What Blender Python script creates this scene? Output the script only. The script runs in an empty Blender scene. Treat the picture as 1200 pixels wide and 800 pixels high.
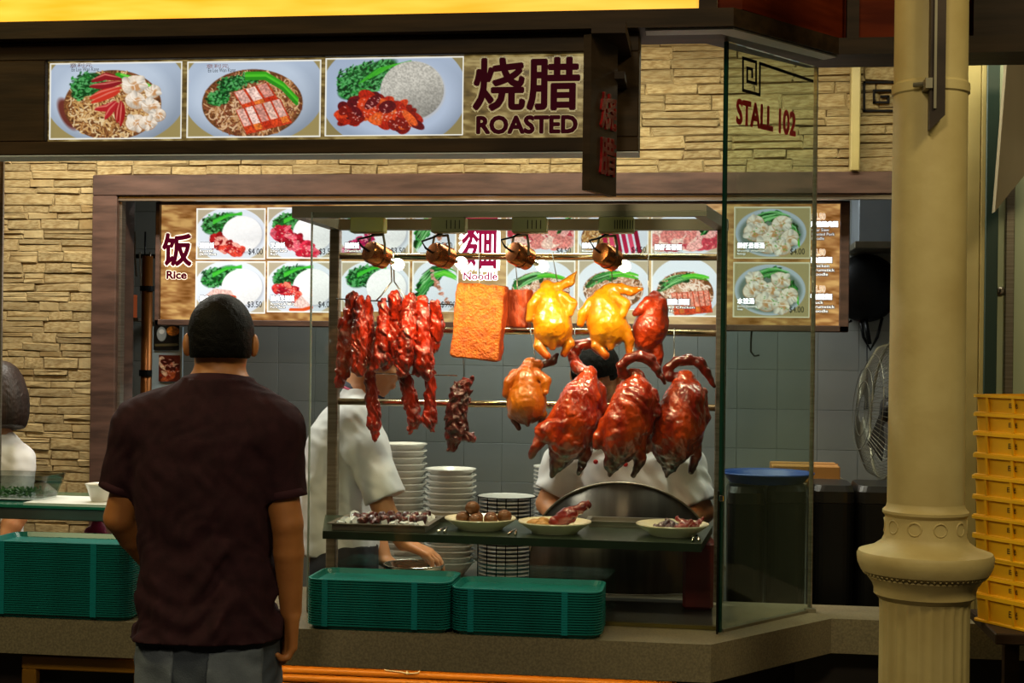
import bpy, math, random
import numpy as np
from mathutils import Vector, Matrix
random.seed(7); RNG = np.random.default_rng(7)
SC = bpy.context.scene
COL = SC.collection
# ---------------------------------------------------------------- camera
FPX = 1667.0; YAW = math.radians(7.6); ROLL = math.radians(0.7); HY = 413.0; EYE = 1.57
FW = Vector((-math.sin(YAW), math.cos(YAW), 0)); RT = Vector((math.cos(YAW), math.sin(YAW), 0)); UP = Vector((0, 0, 1))
cam = bpy.data.cameras.new('camera'); cam_o = bpy.data.objects.new('camera', cam); COL.objects.link(cam_o)
cam.sensor_width = 36; cam.lens = FPX / 1200 * 36; cam.shift_y = (HY - 400) / 1200; cam.clip_start = .05
_cx = RT * math.cos(ROLL) + UP * math.sin(ROLL); _cy = UP * math.cos(ROLL) - RT * math.sin(ROLL); _cz = -FW
cam_o.matrix_world = Matrix(((_cx.x, _cy.x, _cz.x, 0), (_cx.y, _cy.y, _cz.y, 0), (_cx.z, _cy.z, _cz.z, EYE), (0, 0, 0, 1)))
SC.camera = cam_o
# ---------------------------------------------------------------- view, world, lights
SC.view_settings.view_transform = 'Standard'; SC.view_settings.look = 'None'
SC.view_settings.exposure = 0.0; SC.view_settings.gamma = 1.0; SC.view_settings.use_curve_mapping = False
W = bpy.data.worlds.new('world'); SC.world = W; W.use_nodes = True
W.node_tree.nodes['Background'].inputs[0].default_value = (.75, .72, .5, 1); W.node_tree.nodes['Background'].inputs[1].default_value = .022

def light(name, kind, loc, power, col, size=.3, size_y=None, target=None, spot=None, blend=.6):
    l = bpy.data.lights.new(name, kind); l.energy = power; l.color = col
    if kind == 'AREA':
        l.shape = 'RECTANGLE'; l.size = size; l.size_y = size_y or size
    else:
        l.shadow_soft_size = size
    if kind == 'SPOT':
        l.spot_size = math.radians(spot); l.spot_blend = blend
    o = bpy.data.objects.new(name, l); COL.objects.link(o); o.location = loc
    if target is not None:
        o.rotation_euler = (Vector(target) - Vector(loc)).to_track_quat('-Z', 'Y').to_euler()
    return o
# fluorescent battens over the serving aisle and in the kitchen (behind the fascia)
light('aisle_tube_light', 'AREA', (-2.45, 5.15, 2.93), 46, (1.0, .97, .84), .12, 1.2, (-2.45, 5.15, 0)).rotation_euler = (0, 0, math.pi / 2)
light('aisle_tube_light', 'AREA', (-.55, 5.15, 2.93), 32, (1.0, 1.0, .82), .12, 1.2, (-.35, 5.15, 0)).rotation_euler = (0, 0, math.pi / 2)
light('aisle_tube_light', 'AREA', (.75, 5.2, 2.93), 14, (1.0, 1.0, .76), .12, 1.2, (1.0, 5.15, 0)).rotation_euler = (0, 0, math.pi / 2)
light('kitchen_tube_light', 'AREA', (-.7, 6.75, 2.9), 31, (.93, 1.0, 1.0), .12, 1.2, (-.7, 6.75, 0)).rotation_euler = (0, 0, math.pi / 2)
# food-court ceiling lamps on the customers' side
light('court_ceiling_lamp', 'AREA', (-3.2, 2.6, 3.7), 34, (1.0, .86, .42), .5, .5, (-1.9, 3.8, .9))
light('court_ceiling_lamp', 'AREA', (1.6, 1.8, 3.7), 29, (1.0, .86, .48), .5, .5, (.7, 3.9, 1.1))
light('court_ceiling_lamp', 'AREA', (-.6, -.4, 3.9), 46, (1.0, .87, .58), .6, .6, (-.5, 4.0, 1.2))

# ---------------------------------------------------------------- pixel helpers
_cr, _sr = math.cos(ROLL), math.sin(ROLL)
def ray(px, py):
    a = px - 600.0; b = HY - py
    u = a * _cr - b * _sr; v = a * _sr + b * _cr
    return FW + RT * (u / FPX) + UP * (v / FPX)
def P(px, py, Y):
    d = ray(px, py); return Vector((0, 0, EYE)) + d * (Y / d.y)
def Pz(px, py, z):
    d = ray(px, py); return Vector((0, 0, EYE)) + d * ((z - EYE) / d.z)
def SCL(px, Y):            # pixels per metre there
    d = ray(px, HY); return FPX / (Y / d.y)
# ---------------------------------------------------------------- materials
def lin(h):
    h = h.lstrip('#'); c = [int(h[i:i + 2], 16) / 255 for i in (0, 2, 4)]
    return tuple(((x + .055) / 1.055) ** 2.4 if x > .04045 else x / 12.92 for x in c)
MATS = {}
def mat(name, c1, c2=None, rough=.5, metal=0., scale=8., bump=0., bscale=None, coat=0., sss=0., emit=None, estr=0., coords='Object',
        stretch=(1, 1, 1), detail=4., lo=.35, hi=.65, spec=.5, rand=0., grad=None, trans=0., coatr=.08):
    m = bpy.data.materials.new(name); m.use_nodes = True; nt = m.node_tree; N = nt.nodes; L = nt.links
    b = N['Principled BSDF']; c1 = lin(c1) if isinstance(c1, str) else c1
    b.inputs['Roughness'].default_value = rough; b.inputs['Metallic'].default_value = metal
    b.inputs['Coat Weight'].default_value = coat; b.inputs['Coat Roughness'].default_value = coatr
    b.inputs['Specular IOR Level'].default_value = spec
    if trans: b.inputs['Transmission Weight'].default_value = trans
    if sss:
        b.inputs['Subsurface Weight'].default_value = sss; b.inputs['Subsurface Radius'].default_value = (.02, .008, .004); b.inputs['Subsurface Scale'].default_value = .4
    b.inputs['Base Color'].default_value = (*c1, 1)
    if emit:
        b.inputs['Emission Color'].default_value = (*(lin(emit) if isinstance(emit, str) else emit), 1); b.inputs['Emission Strength'].default_value = estr
    out = None
    if c2 is not None or bump:
        tc = N.new('ShaderNodeTexCoord'); mp = N.new('ShaderNodeMapping'); mp.inputs['Scale'].default_value = stretch
        L.new(tc.outputs[coords], mp.inputs[0])
    if c2 is not None:
        c2 = lin(c2) if isinstance(c2, str) else c2
        nz = N.new('ShaderNodeTexNoise'); nz.inputs['Scale'].default_value = scale; nz.inputs['Detail'].default_value = detail
        L.new(mp.outputs[0], nz.inputs['Vector'])
        rp = N.new('ShaderNodeValToRGB'); rp.color_ramp.elements[0].position = lo; rp.color_ramp.elements[1].position = hi
        rp.color_ramp.elements[0].color = (*c1, 1); rp.color_ramp.elements[1].color = (*c2, 1)
        L.new(nz.outputs['Fac'], rp.inputs[0]); out = rp.outputs[0]
    if grad:                     # third colour towards one end of the thing's own height (browning, dirt, dye)
        c3, g0, g1 = grad; c3 = lin(c3) if isinstance(c3, str) else c3
        tg = N.new('ShaderNodeTexCoord'); sx = N.new('ShaderNodeSeparateXYZ'); L.new(tg.outputs['Generated'], sx.inputs[0])
        nz2 = N.new('ShaderNodeTexNoise'); nz2.inputs['Scale'].default_value = 9; L.new(tg.outputs['Generated'], nz2.inputs['Vector'])
        ad = N.new('ShaderNodeMath'); ad.operation = 'MULTIPLY_ADD'; ad.inputs[1].default_value = .35; L.new(nz2.outputs['Fac'], ad.inputs[0]); L.new(sx.outputs['Z'], ad.inputs[2])
        mr = N.new('ShaderNodeMapRange'); mr.inputs['From Min'].default_value = g0 + .17; mr.inputs['From Max'].default_value = g1 + .17; L.new(ad.outputs[0], mr.inputs['Value'])
        mx = N.new('ShaderNodeMix'); mx.data_type = 'RGBA'; L.new(mr.outputs[0], mx.inputs['Factor'])
        if out: L.new(out, mx.inputs['A'])
        else: mx.inputs['A'].default_value = (*c1, 1)
        mx.inputs['B'].default_value = (*c3, 1); out = mx.outputs['Result']
    if rand:
        oi = N.new('ShaderNodeObjectInfo'); hs = N.new('ShaderNodeHueSaturation'); ma = N.new('ShaderNodeMapRange')
        ma.inputs['To Min'].default_value = 1 - rand; ma.inputs['To Max'].default_value = 1 + rand; L.new(oi.outputs['Random'], ma.inputs['Value'])
        L.new(ma.outputs[0], hs.inputs['Value'])
        if out: L.new(out, hs.inputs['Color'])
        else: hs.inputs['Color'].default_value = (*c1, 1)
        out = hs.outputs[0]
    if out: L.new(out, b.inputs['Base Color'])
    if bump:
        n3 = N.new('ShaderNodeTexNoise'); n3.inputs['Scale'].default_value = bscale or scale * 4; n3.inputs['Detail'].default_value = 3
        L.new(mp.outputs[0], n3.inputs['Vector']); bp = N.new('ShaderNodeBump'); bp.inputs['Strength'].default_value = bump; bp.inputs['Distance'].default_value = .01
        L.new(n3.outputs['Fac'], bp.inputs['Height']); L.new(bp.outputs[0], b.inputs['Normal'])
    MATS[name] = m; return m
def glass_mat(name, tint, refl=1.0):
    m = bpy.data.materials.new(name); m.use_nodes = True; nt = m.node_tree; N = nt.nodes; L = nt.links
    N.remove(N['Principled BSDF']); t = N.new('ShaderNodeBsdfTransparent'); t.inputs[0].default_value = (*tint, 1)
    g = N.new('ShaderNodeBsdfGlossy'); g.inputs['Roughness'].default_value = .03; g.inputs[0].default_value = (refl, refl, refl, 1)
    lw = N.new('ShaderNodeLayerWeight'); lw.inputs[0].default_value = .5; pw = N.new('ShaderNodeMath'); pw.operation = 'POWER'; pw.inputs[1].default_value = 5; L.new(lw.outputs['Facing'], pw.inputs[0])
    f = N.new('ShaderNodeMath'); f.operation = 'MULTIPLY_ADD'; f.inputs[1].default_value = .9; f.inputs[2].default_value = .03; L.new(pw.outputs[0], f.inputs[0]); mx = N.new('ShaderNodeMixShader')
    L.new(f.outputs[0], mx.inputs[0]); L.new(t.outputs[0], mx.inputs[1]); L.new(g.outputs[0], mx.inputs[2])
    L.new(mx.outputs[0], N['Material Output'].inputs[0]); MATS[name] = m; return m
def emis_mat(name, c, s):
    m = bpy.data.materials.new(name); m.use_nodes = True; N = m.node_tree.nodes; b = N['Principled BSDF']
    c = lin(c) if isinstance(c, str) else c
    b.inputs['Base Color'].default_value = (*c, 1); b.inputs['Emission Color'].default_value = (*c, 1); b.inputs['Emission Strength'].default_value = s; b.inputs['Roughness'].default_value = .4
    MATS[name] = m; return m
def print_mat(name, s, base=.5):    # backlit or plain print, colours held in the mesh
    m = bpy.data.materials.new(name); m.use_nodes = True; N = m.node_tree.nodes; L = m.node_tree.links; b = N['Principled BSDF']
    a = N.new('ShaderNodeAttribute'); a.attribute_name = 'Col'; L.new(a.outputs['Color'], b.inputs['Emission Color']); b.inputs['Emission Strength'].default_value = s
    hs = N.new('ShaderNodeHueSaturation'); hs.inputs['Value'].default_value = base; L.new(a.outputs['Color'], hs.inputs['Color']); L.new(hs.outputs[0], b.inputs['Base Color'])
    b.inputs['Roughness'].default_value = .25; MATS[name] = m; return m

wood = mat('dark_stained_wood', '#271b11', '#38291d', .5, scale=3, stretch=(1, 1, 9), bump=.05, spec=.1)
woodh = mat('dark_stained_wood_along', '#271c11', '#3a2a1a', .5, scale=3, stretch=(1, 8, 9), bump=.05, spec=.1)
frame_m = mat('brown_wood_frame', '#3f2c24', '#5c4237', .45, scale=5, stretch=(1, 1, 6), bump=.03)
redwood = mat('red_brown_panel', '#4a1605', '#6b270c', .6, scale=3, stretch=(1, 1, 8), spec=.06)
stone = mat('sandstone', '#b9a374', '#94794a', .85, scale=7, bump=.6, bscale=30, rand=.16)
mortar = mat('stone_mortar', '#80693f', '#5e4a2a', .95, scale=20)
counter_m = mat('speckled_grey_solid_surface', '#85795f', '#6c624e', .35, scale=160, detail=2, coat=.15)
steel = mat('brushed_steel', '#a59a8c', '#8a7d6e', .35, metal=.85, scale=4, stretch=(1, 1, 30))
steeld = mat('dull_steel', '#98907c', '#7d7663', .42, metal=.75, scale=3, bump=.02)
chrome = mat('polished_steel', '#c8c2b8', rough=.12, metal=1)
rodm = mat('steel_rod', '#cbb897', rough=.18, metal=1)
copper = mat('copper_lamp', '#d08a58', '#b86a3c', .25, metal=1, scale=12)
bulb_m = emis_mat('lit_halogen_glass', (1, .84, .58), 16)
boxm = mat('olive_beige_plastic', '#8f8a58', '#7b764a', .5, scale=6)
black = mat('black_plastic', '#070707', rough=.4, spec=.25)
blackw = mat('black_wire', '#0a0a0a', rough=.4, metal=.5)
tealm = mat('teal_plastic', '#0a726c', '#08625c', .35, scale=7, rand=.05)
white_c = mat('white_melamine', '#d9d6cf', rough=.25, coat=.3)
rimblue = mat('dark_blue_rim', '#3b4356', rough=.3)
crate_m = mat('yellow_plastic', '#eeb012', '#dc9c0a', .4, scale=5, rand=.1)
column_m = mat('cream_painted_plaster', '#cbb67c', '#b8a066', .55, scale=5, bump=.12, bscale=30)
tile_m = mat('pale_grey_tile', '#a2a49e', '#96988f', .25, scale=2, rand=.05)
grout = mat('grey_grout', '#7c7e78', rough=.9)
glass = glass_mat('clear_glass', (.93, .965, .945), .9)
glassg = glass_mat('green_tinted_glass', (.80, .88, .83), 1.0)
glass_edge = mat('green_glass_edge', '#12382c', rough=.15)
cream_post = mat('cream_metal', '#b8a56a', '#a59258', .45, scale=4)
greenish = mat('pale_green_metal', '#bcc2a0', '#a6ad8a', .4, scale=3, stretch=(1, 1, .2))
dgreen = mat('dark_green_metal', '#20352c', rough=.4)
ply = mat('pale_board', '#8d8168', '#75694f', .6, scale=2, stretch=(3, 3, .6))
orange_rod = mat('varnished_bamboo', '#d08a2e', '#b8741f', .35, scale=4, stretch=(.3, 6, 6), coat=.3)
ywood = mat('yellow_varnished_wood', '#a3701f', '#8a5c18', .4, scale=4, stretch=(.3, 6, 6))
concrete = mat('dark_floor', '#2a2622', '#3a342d', .5, scale=6)
letter_dark = mat('dark_maroon_vinyl', '#4a141d', rough=.5, spec=.15, emit='#4a141d', estr=.35)
skin_m = mat('skin', '#b5743f', '#a56736', .5, scale=14, sss=.15)
skin_l = mat('skin_lighter', '#c98a5e', '#b97a50', .5, scale=14, sss=.15)
hair_m = mat('black_hair', '#050302', '#0a0705', .6, scale=60, bump=.3, bscale=300, spec=.12)
hair_b = mat('dark_brown_hair', '#1e120d', '#2c1a13', .5, scale=50, stretch=(1, 1, .1), bump=.2, bscale=160, spec=.3)
shirt_m = mat('dark_maroon_cotton', '#33191f', '#291319', .9, scale=30, bump=.12, bscale=300, spec=.2)
collar_m = mat('maroon_rib_knit', '#371b22', rough=.9, spec=.2)
jean_m = mat('faded_denim', '#4c5461', '#363c47', .85, scale=7, bump=.2, bscale=260)
jean_p = mat('denim_pocket', '#7c8490', '#565d68', .85, scale=7, bump=.2, bscale=260)
chef_w = mat('white_chef_cotton', '#e0dee2', '#d4d3d9', .8, scale=4)
dark_cloth = mat('navy_cloth', '#14161f', rough=.8)
shoe_m = mat('black_shoe', '#111010', rough=.5)
red_b = mat('red_plastic', '#b81818', rough=.35)
duck_dk = mat('dark_roast_duck_neck', '#3a0a04', '#6b1606', .3, scale=14, bump=.3, bscale=60, coat=.5, coatr=.1)
leg_dk = mat('dark_soy_leg', '#4a1a08', '#30100a', .4, scale=14, coat=.3)
duck_m = mat('roast_duck_skin', '#7a0d02', '#cf4a0a', .3, scale=16, stretch=(1, 1, .4), bump=.5, bscale=70, coat=.9, coatr=.06, grad=('#2a0803', .44, .12), lo=.36, hi=.74, spec=.4, detail=6)
duckneck = duck_m
chick_m = mat('soy_chicken_skin', '#d68e0c', '#c66c08', .3, scale=12, bump=.25, bscale=80, coat=.5, coatr=.1, grad=('#a8420a', .30, .02))
chick_d = mat('dark_soy_chicken_skin', '#b8640c', '#9c4607', .34, scale=12, bump=.25, bscale=80, coat=.5, coatr=.1, grad=('#551b06', .30, .02))
roast_m = mat('roast_chicken_skin', '#b8380a', '#6f1504', .34, scale=14, bump=.5, bscale=80, coat=.5, coatr=.15)
siu_m = mat('barbecued_pork_glaze', '#b02608', '#380603', .3, scale=34, stretch=(1, 1, .3), bump=.8, bscale=90, coat=.45, coatr=.08, lo=.38, hi=.68)
siu_d = mat('dark_barbecued_pork_glaze', '#5d0c06', '#200303', .3, scale=30, bump=.8, bscale=90, coat=.4, coatr=.12)
crack_m = mat('pork_crackling', '#cf6a0b', '#b04a07', .55, scale=38, bump=.9, bscale=130)
porks = mat('roast_pork_meat', '#8c2f0c', '#b5471a', .45, scale=14, stretch=(4, 4, 1), bump=.4)
egg_m = mat('braised_egg', '#6b3f1c', '#54300f', .35, scale=10)
potato = mat('braised_tofu', '#b48545', '#94672c', .5, scale=14)
wingd = mat('dark_braised_wing', '#4a2028', '#231017', .3, scale=18, coat=.8, bump=.3)
drum_m = mat('red_drumstick', '#8a1c14', '#5a0f0c', .3, scale=14, coat=.9, bump=.4)
ice_m = mat('ice_lump', '#d8dcdf', '#c5cacf', .2, scale=20, coat=.5)
lime = mat('green_leaf_veg', '#3c6b1c', '#264a12', .5, scale=14)
plastic_c = mat('frosted_plastic', '#c9cfd0', rough=.25, trans=.6)
paper = mat('white_paper', '#d8d8d4', rough=.8)
pink = mat('pink_plastic', '#d23f86', rough=.4)
blue = mat('blue_plastic', '#103a86', rough=.45)
carton = mat('cardboard', '#a8763d', '#96682f', .8, scale=3)
pipe_m = mat('copper_pipe', '#a8641f', '#7c4513', .4, metal=.6, scale=8, stretch=(1, 1, .3))
red_l = mat('red_acrylic', '#8f1414', rough=.25, coat=.5)
# ---------------------------------------------------------------- objects
def tag(o, label=None, cat=None, group=None, kind=None):
    if label: o['label'] = label
    if cat: o['category'] = cat
    if group: o['group'] = group
    if kind: o['kind'] = kind
    return o
def thing(name, label, cat, loc=(0, 0, 0), group=None, rz=0):
    o = bpy.data.objects.new(name, None); COL.objects.link(o); o.location = loc; o.rotation_euler = (0, 0, rz); o.empty_display_size = .05
    return tag(o, label, cat, group)
def root_loc(o):
    while o.parent: o = o.parent
    return np.array(o.location)
def mk(name, V, F, m, parent=None, smooth=False, mats=None, midx=None, local=False, at=None):
    """one mesh object; V in world metres (recentred on the thing's base), or local=True for V in the parent's own frame"""
    V = np.asarray(V, dtype=np.float64).reshape(-1, 3)
    if parent is not None:
        loc = np.zeros(3) if local else root_loc(parent)
    elif at is not None: loc = np.array(at, dtype=float)
    else:
        mn, mx = V.min(0), V.max(0); loc = np.array([(mn[0] + mx[0]) / 2, (mn[1] + mx[1]) / 2, mn[2]])
    me = bpy.data.meshes.new(name)
    if isinstance(F, np.ndarray) and F.ndim == 2:
        n, k = F.shape; me.vertices.add(len(V)); me.vertices.foreach_set('co', (V - loc).astype(np.float32).ravel())
        me.loops.add(n * k); me.loops.foreach_set('vertex_index', F.astype(np.int32).ravel())
        me.polygons.add(n); me.polygons.foreach_set('loop_start', np.arange(0, n * k, k, dtype=np.int32)); me.polygons.foreach_set('loop_total', np.full(n, k, dtype=np.int32))
        me.update(calc_edges=True); me.validate()
    else:
        me.from_pydata([tuple(v) for v in (V - loc)], [], [tuple(int(i) for i in f) for f in F]); me.update()
    for x in (mats or [m]): me.materials.append(x)
    if midx is not None: me.polygons.foreach_set('material_index', np.array(midx, dtype=np.int32))
    if smooth: me.polygons.foreach_set('use_smooth', np.ones(len(me.polygons), dtype=bool))
    o = bpy.data.objects.new(name, me); COL.objects.link(o)
    if parent is not None: o.parent = parent
    else: o.location = loc
    return o
def copy_tree(o, parent=None):
    c = o.copy(); COL.objects.link(c); c.parent = parent
    for ch in [x for x in bpy.data.objects if x.parent is o]: copy_tree(ch, c)
    return c
class MB:
    def __init__(s): s.V = []; s.F = []; s.M = []
    def add(s, V, F, mi=0):
        n = len(s.V); s.V += [tuple(v) for v in V]; s.F += [tuple(i + n for i in f) for f in F]; s.M += [mi] * len(F); return s
    def box(s, a, b, mi=0, bev=0.):
        x0, y0, z0 = [min(p, q) for p, q in zip(a, b)]; x1, y1, z1 = [max(p, q) for p, q in zip(a, b)]
        if bev <= 0:
            V = [(x0, y0, z0), (x1, y0, z0), (x1, y1, z0), (x0, y1, z0), (x0, y0, z1), (x1, y0, z1), (x1, y1, z1), (x0, y1, z1)]
            return s.add(V, [(0, 3, 2, 1), (4, 5, 6, 7), (0, 1, 5, 4), (1, 2, 6, 5), (2, 3, 7, 6), (3, 0, 4, 7)], mi)
        e = min(bev, (x1 - x0) / 2.1, (y1 - y0) / 2.1, (z1 - z0) / 2.1)
        lv = []
        for z, q in ((z0, e), (z0 + e, 0), (z1 - e, 0), (z1, e)):
            ring = []
            for cx, cy, sx, sy in ((x0, y0, 1, 1), (x1, y0, -1, 1), (x1, y1, -1, -1), (x0, y1, 1, -1)):
                p1 = (cx + sx * (e if not q else e * 1.3), cy + sy * (q if q else 0), z); p2 = (cx + sx * (q if q else 0), cy + sy * (e if not q else e * 1.3), z)
                ring += [p2, p1] if (sx * sy) > 0 else [p1, p2]
            lv.append(ring)
        V = [p for r in lv for p in r]; F = [tuple(range(7, -1, -1)), tuple(range(24, 32))]
        for k in range(3):
            for i in range(8):
                j = (i + 1) % 8; F.append((k * 8 + i, k * 8 + j, k * 8 + 8 + j, k * 8 + 8 + i))
        return s.add(V, F, mi)
    def prism(s, pts, vec, mi=0):       # planar outline pushed along vec
        n = len(pts); P0 = [Vector(p) for p in pts]; v = Vector(vec); V = P0 + [p + v for p in P0]
        F = [tuple(range(n - 1, -1, -1)), tuple(range(n, 2 * n))] + [(i, (i + 1) % n, n + (i + 1) % n, n + i) for i in range(n)]
        return s.add(V, F, mi)
    def tube(s, pts, r, seg=8, mi=0, cap=True):
        pts = [Vector(p) for p in pts]; n = len(pts); rs = r if isinstance(r, (list, tuple)) else [r] * n; V = []; F = []
        up = None
        for i, p in enumerate(pts):
            t = (pts[min(i + 1, n - 1)] - pts[max(i - 1, 0)]).normalized()
            if up is None: up = t.orthogonal().normalized()
            a = (up - t * up.dot(t)); a = a.normalized() if a.length > 1e-6 else t.orthogonal().normalized(); up = a; b = t.cross(a)
            for k in range(seg):
                q = 2 * math.pi * k / seg; V.append(p + (a * math.cos(q) + b * math.sin(q)) * rs[i])
        for i in range(n - 1):
            for k in range(seg):
                j = (k + 1) % seg; F.append((i * seg + k, i * seg + j, (i + 1) * seg + j, (i + 1) * seg + k))
        if cap: F += [tuple(range(seg - 1, -1, -1)), tuple((n - 1) * seg + k for k in range(seg))]
        return s.add(V, F, mi)
    def lathe(s, prof, c=(0, 0, 0), seg=32, mi=0, axis=None, flute=None, caps=True):
        c = Vector(c); n = len(prof); V = []; F = []
        if axis is None: A = Vector((1, 0, 0)); B = Vector((0, 1, 0)); T = Vector((0, 0, 1))
        else:
            T = Vector(axis).normalized(); A = T.orthogonal().normalized(); B = T.cross(A)
        for i, (r, z) in enumerate(prof):
            for k in range(seg):
                q = 2 * math.pi * k / seg; rr = r * (flute(i, q) if flute else 1); V.append(c + A * (rr * math.cos(q)) + B * (rr * math.sin(q)) + T * z)
        for i in range(n - 1):
            for k in range(seg):
                j = (k + 1) % seg; F.append((i * seg + k, i * seg + j, (i + 1) * seg + j, (i + 1) * seg + k))
        if caps and prof[0][0] > 1e-4: F.append(tuple(range(seg - 1, -1, -1)))
        if caps and prof[-1][0] > 1e-4: F.append(tuple((n - 1) * seg + k for k in range(seg)))
        return s.add(V, F, mi)
    def build(s, name, m, parent=None, smooth=False, **k):
        mats = m if isinstance(m, list) else None
        return mk(name, s.V, s.F, None if mats else m, parent, smooth, mats=mats, midx=s.M if mats else None, **k)
def autosmooth(o, ang=.6):
    me = o.data; me.polygons.foreach_set('use_smooth', np.ones(len(me.polygons), dtype=bool)); me.set_sharp_from_angle(angle=ang); return o
def rotz(a): return np.array([[math.cos(a), -math.sin(a), 0], [math.sin(a), math.cos(a), 0], [0, 0, 1.]])
# ---------------------------------------------------------------- signed-distance modelling with surface nets
class Field:
    def __init__(s, lo, hi, res):
        s.lo = np.array(lo, float); s.res = res; n = np.ceil((np.array(hi) - s.lo) / res).astype(int) + 1; s.n = n
        s.D = np.full(n, 1.0, dtype=np.float32)
        s.ax = [(s.lo[i] + np.arange(n[i]) * res).astype(np.float32) for i in range(3)]
    def block(s, lo, hi):
        i0 = np.clip(np.floor((np.array(lo) - s.lo) / s.res).astype(int), 0, s.n); i1 = np.clip(np.ceil((np.array(hi) - s.lo) / s.res).astype(int) + 1, 0, s.n)
        sl = tuple(slice(a, b) for a, b in zip(i0, i1)); g = np.meshgrid(*[s.ax[i][sl[i]] for i in range(3)], indexing='ij', sparse=True); return sl, g
    def merge(s, sl, d, k):
        cur = s.D[sl]
        if k > 0:
            h = np.maximum(k - np.abs(cur - d), 0) / k; s.D[sl] = np.minimum(cur, d) - h * h * k * .25
        else: s.D[sl] = np.minimum(cur, d)
    def cap(s, a, b, ra, rb, k=.02):
        a = np.array(a, float); b = np.array(b, float); m = max(ra, rb) + k * 1.2 + 2 * s.res
        sl, (X, Y, Z) = s.block(np.minimum(a, b) - m, np.maximum(a, b) + m)
        if any(q.stop <= q.start for q in sl): return s
        ab = b - a; L = max(float(ab @ ab), 1e-9)
        t = np.clip(((X - a[0]) * ab[0] + (Y - a[1]) * ab[1] + (Z - a[2]) * ab[2]) / L, 0, 1)
        d = np.sqrt((X - a[0] - t * ab[0]) ** 2 + (Y - a[1] - t * ab[1]) ** 2 + (Z - a[2] - t * ab[2]) ** 2) - (ra + (rb - ra) * t)
        s.merge(sl, d.astype(np.float32), k); return s
    def chain(s, pts, rs, k=.02):
        for i in range(len(pts) - 1): s.cap(pts[i], pts[i + 1], rs[i], rs[i + 1], k)
        return s
    def ell(s, c, r, R=None, k=.02):
        c = np.array(c, float); r = np.array(r, float); m = r.max() + k * 1.2 + 2 * s.res
        sl, (X, Y, Z) = s.block(c - m, c + m)
        if any(q.stop <= q.start for q in sl): return s
        x, y, z = X - c[0], Y - c[1], Z - c[2]
        if R is not None: x, y, z = [R[0][i] * x + R[1][i] * y + R[2][i] * z for i in range(3)]
        q = np.sqrt((x / r[0]) ** 2 + (y / r[1]) ** 2 + (z / r[2]) ** 2); q2 = np.sqrt((x / r[0] ** 2) ** 2 + (y / r[1] ** 2) ** 2 + (z / r[2] ** 2) ** 2) + 1e-6
        s.merge(sl, (q * (q - 1) / q2).astype(np.float32), k); return s
    def box(s, c, h, R=None, rnd=.01, k=.0):
        c = np.array(c, float); m = float(np.linalg.norm(h)) + k + 2 * s.res
        sl, (X, Y, Z) = s.block(c - m, c + m); x, y, z = X - c[0], Y - c[1], Z - c[2]
        if R is not None: x, y, z = [R[0][i] * x + R[1][i] * y + R[2][i] * z for i in range(3)]
        qx, qy, qz = [np.abs(v) - h[i] + rnd for i, v in enumerate((x, y, z))]
        d = np.sqrt(np.maximum(qx, 0) ** 2 + np.maximum(qy, 0) ** 2 + np.maximum(qz, 0) ** 2) + np.minimum(np.maximum(qx, np.maximum(qy, qz)), 0) - rnd
        s.merge(sl, d.astype(np.float32), k); return s
    def loft(s, rows, k=.02, pw=2.3):      # rows: (z, cx, cy, rx, ry) rising
        rows = np.array(rows, float); m = .02 + k
        lo = [(rows[:, 1] - rows[:, 3]).min() - m, (rows[:, 2] - rows[:, 4]).min() - m, rows[0, 0] - m]; hi = [(rows[:, 1] + rows[:, 3]).max() + m, (rows[:, 2] + rows[:, 4]).max() + m, rows[-1, 0] + m]
        sl, (X, Y, Z) = s.block(lo, hi); f = lambda c: np.interp(Z, rows[:, 0], rows[:, c])
        rx, ry = f(3), f(4); q = (np.abs((X - f(1)) / rx) ** pw + np.abs((Y - f(2)) / ry) ** pw) ** (1 / pw)
        d = (q - 1) * np.minimum(rx, ry); d = np.maximum(d, np.maximum(Z - rows[-1, 0], rows[0, 0] - Z)); s.merge(sl, d.astype(np.float32), k); return s
    def grid(s): return np.meshgrid(*s.ax, indexing='ij', sparse=True)
    def clip(s, p, n):                      # keep the side n points away from
        X, Y, Z = s.grid(); n = np.array(n, float); n /= np.linalg.norm(n); s.D = np.maximum(s.D, ((X - p[0]) * n[0] + (Y - p[1]) * n[1] + (Z - p[2]) * n[2]).astype(np.float32)); return s
    def wob(s, amp, wl, seed=0, aniso=(1, 1, 1), mask=None):
        r = np.random.default_rng(seed); X, Y, Z = s.grid(); w = 0
        q = 2 * math.pi / (wl * 2.7); X, Y, Z = X + wl * .45 * np.sin(Y * q + Z * q * .8 + seed), Y + wl * .45 * np.sin(Z * q + X * q * .7 + 1 + seed), Z + wl * .45 * np.sin(X * q * 1.1 + Y * q + 2 + seed)
        for i in range(8):
            d = r.normal(size=3); d /= np.linalg.norm(d); d = d * np.array(aniso); f = 2 * math.pi / (wl * r.uniform(.6, 2.)); w = w + np.sin((X * d[0] + Y * d[1] + Z * d[2]) * f + r.uniform(0, 6.3))
        w = w * (amp / 2.8)
        if mask is not None: w = w * mask(X, Y, Z)
        s.D = s.D + w.astype(np.float32); return s
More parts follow.
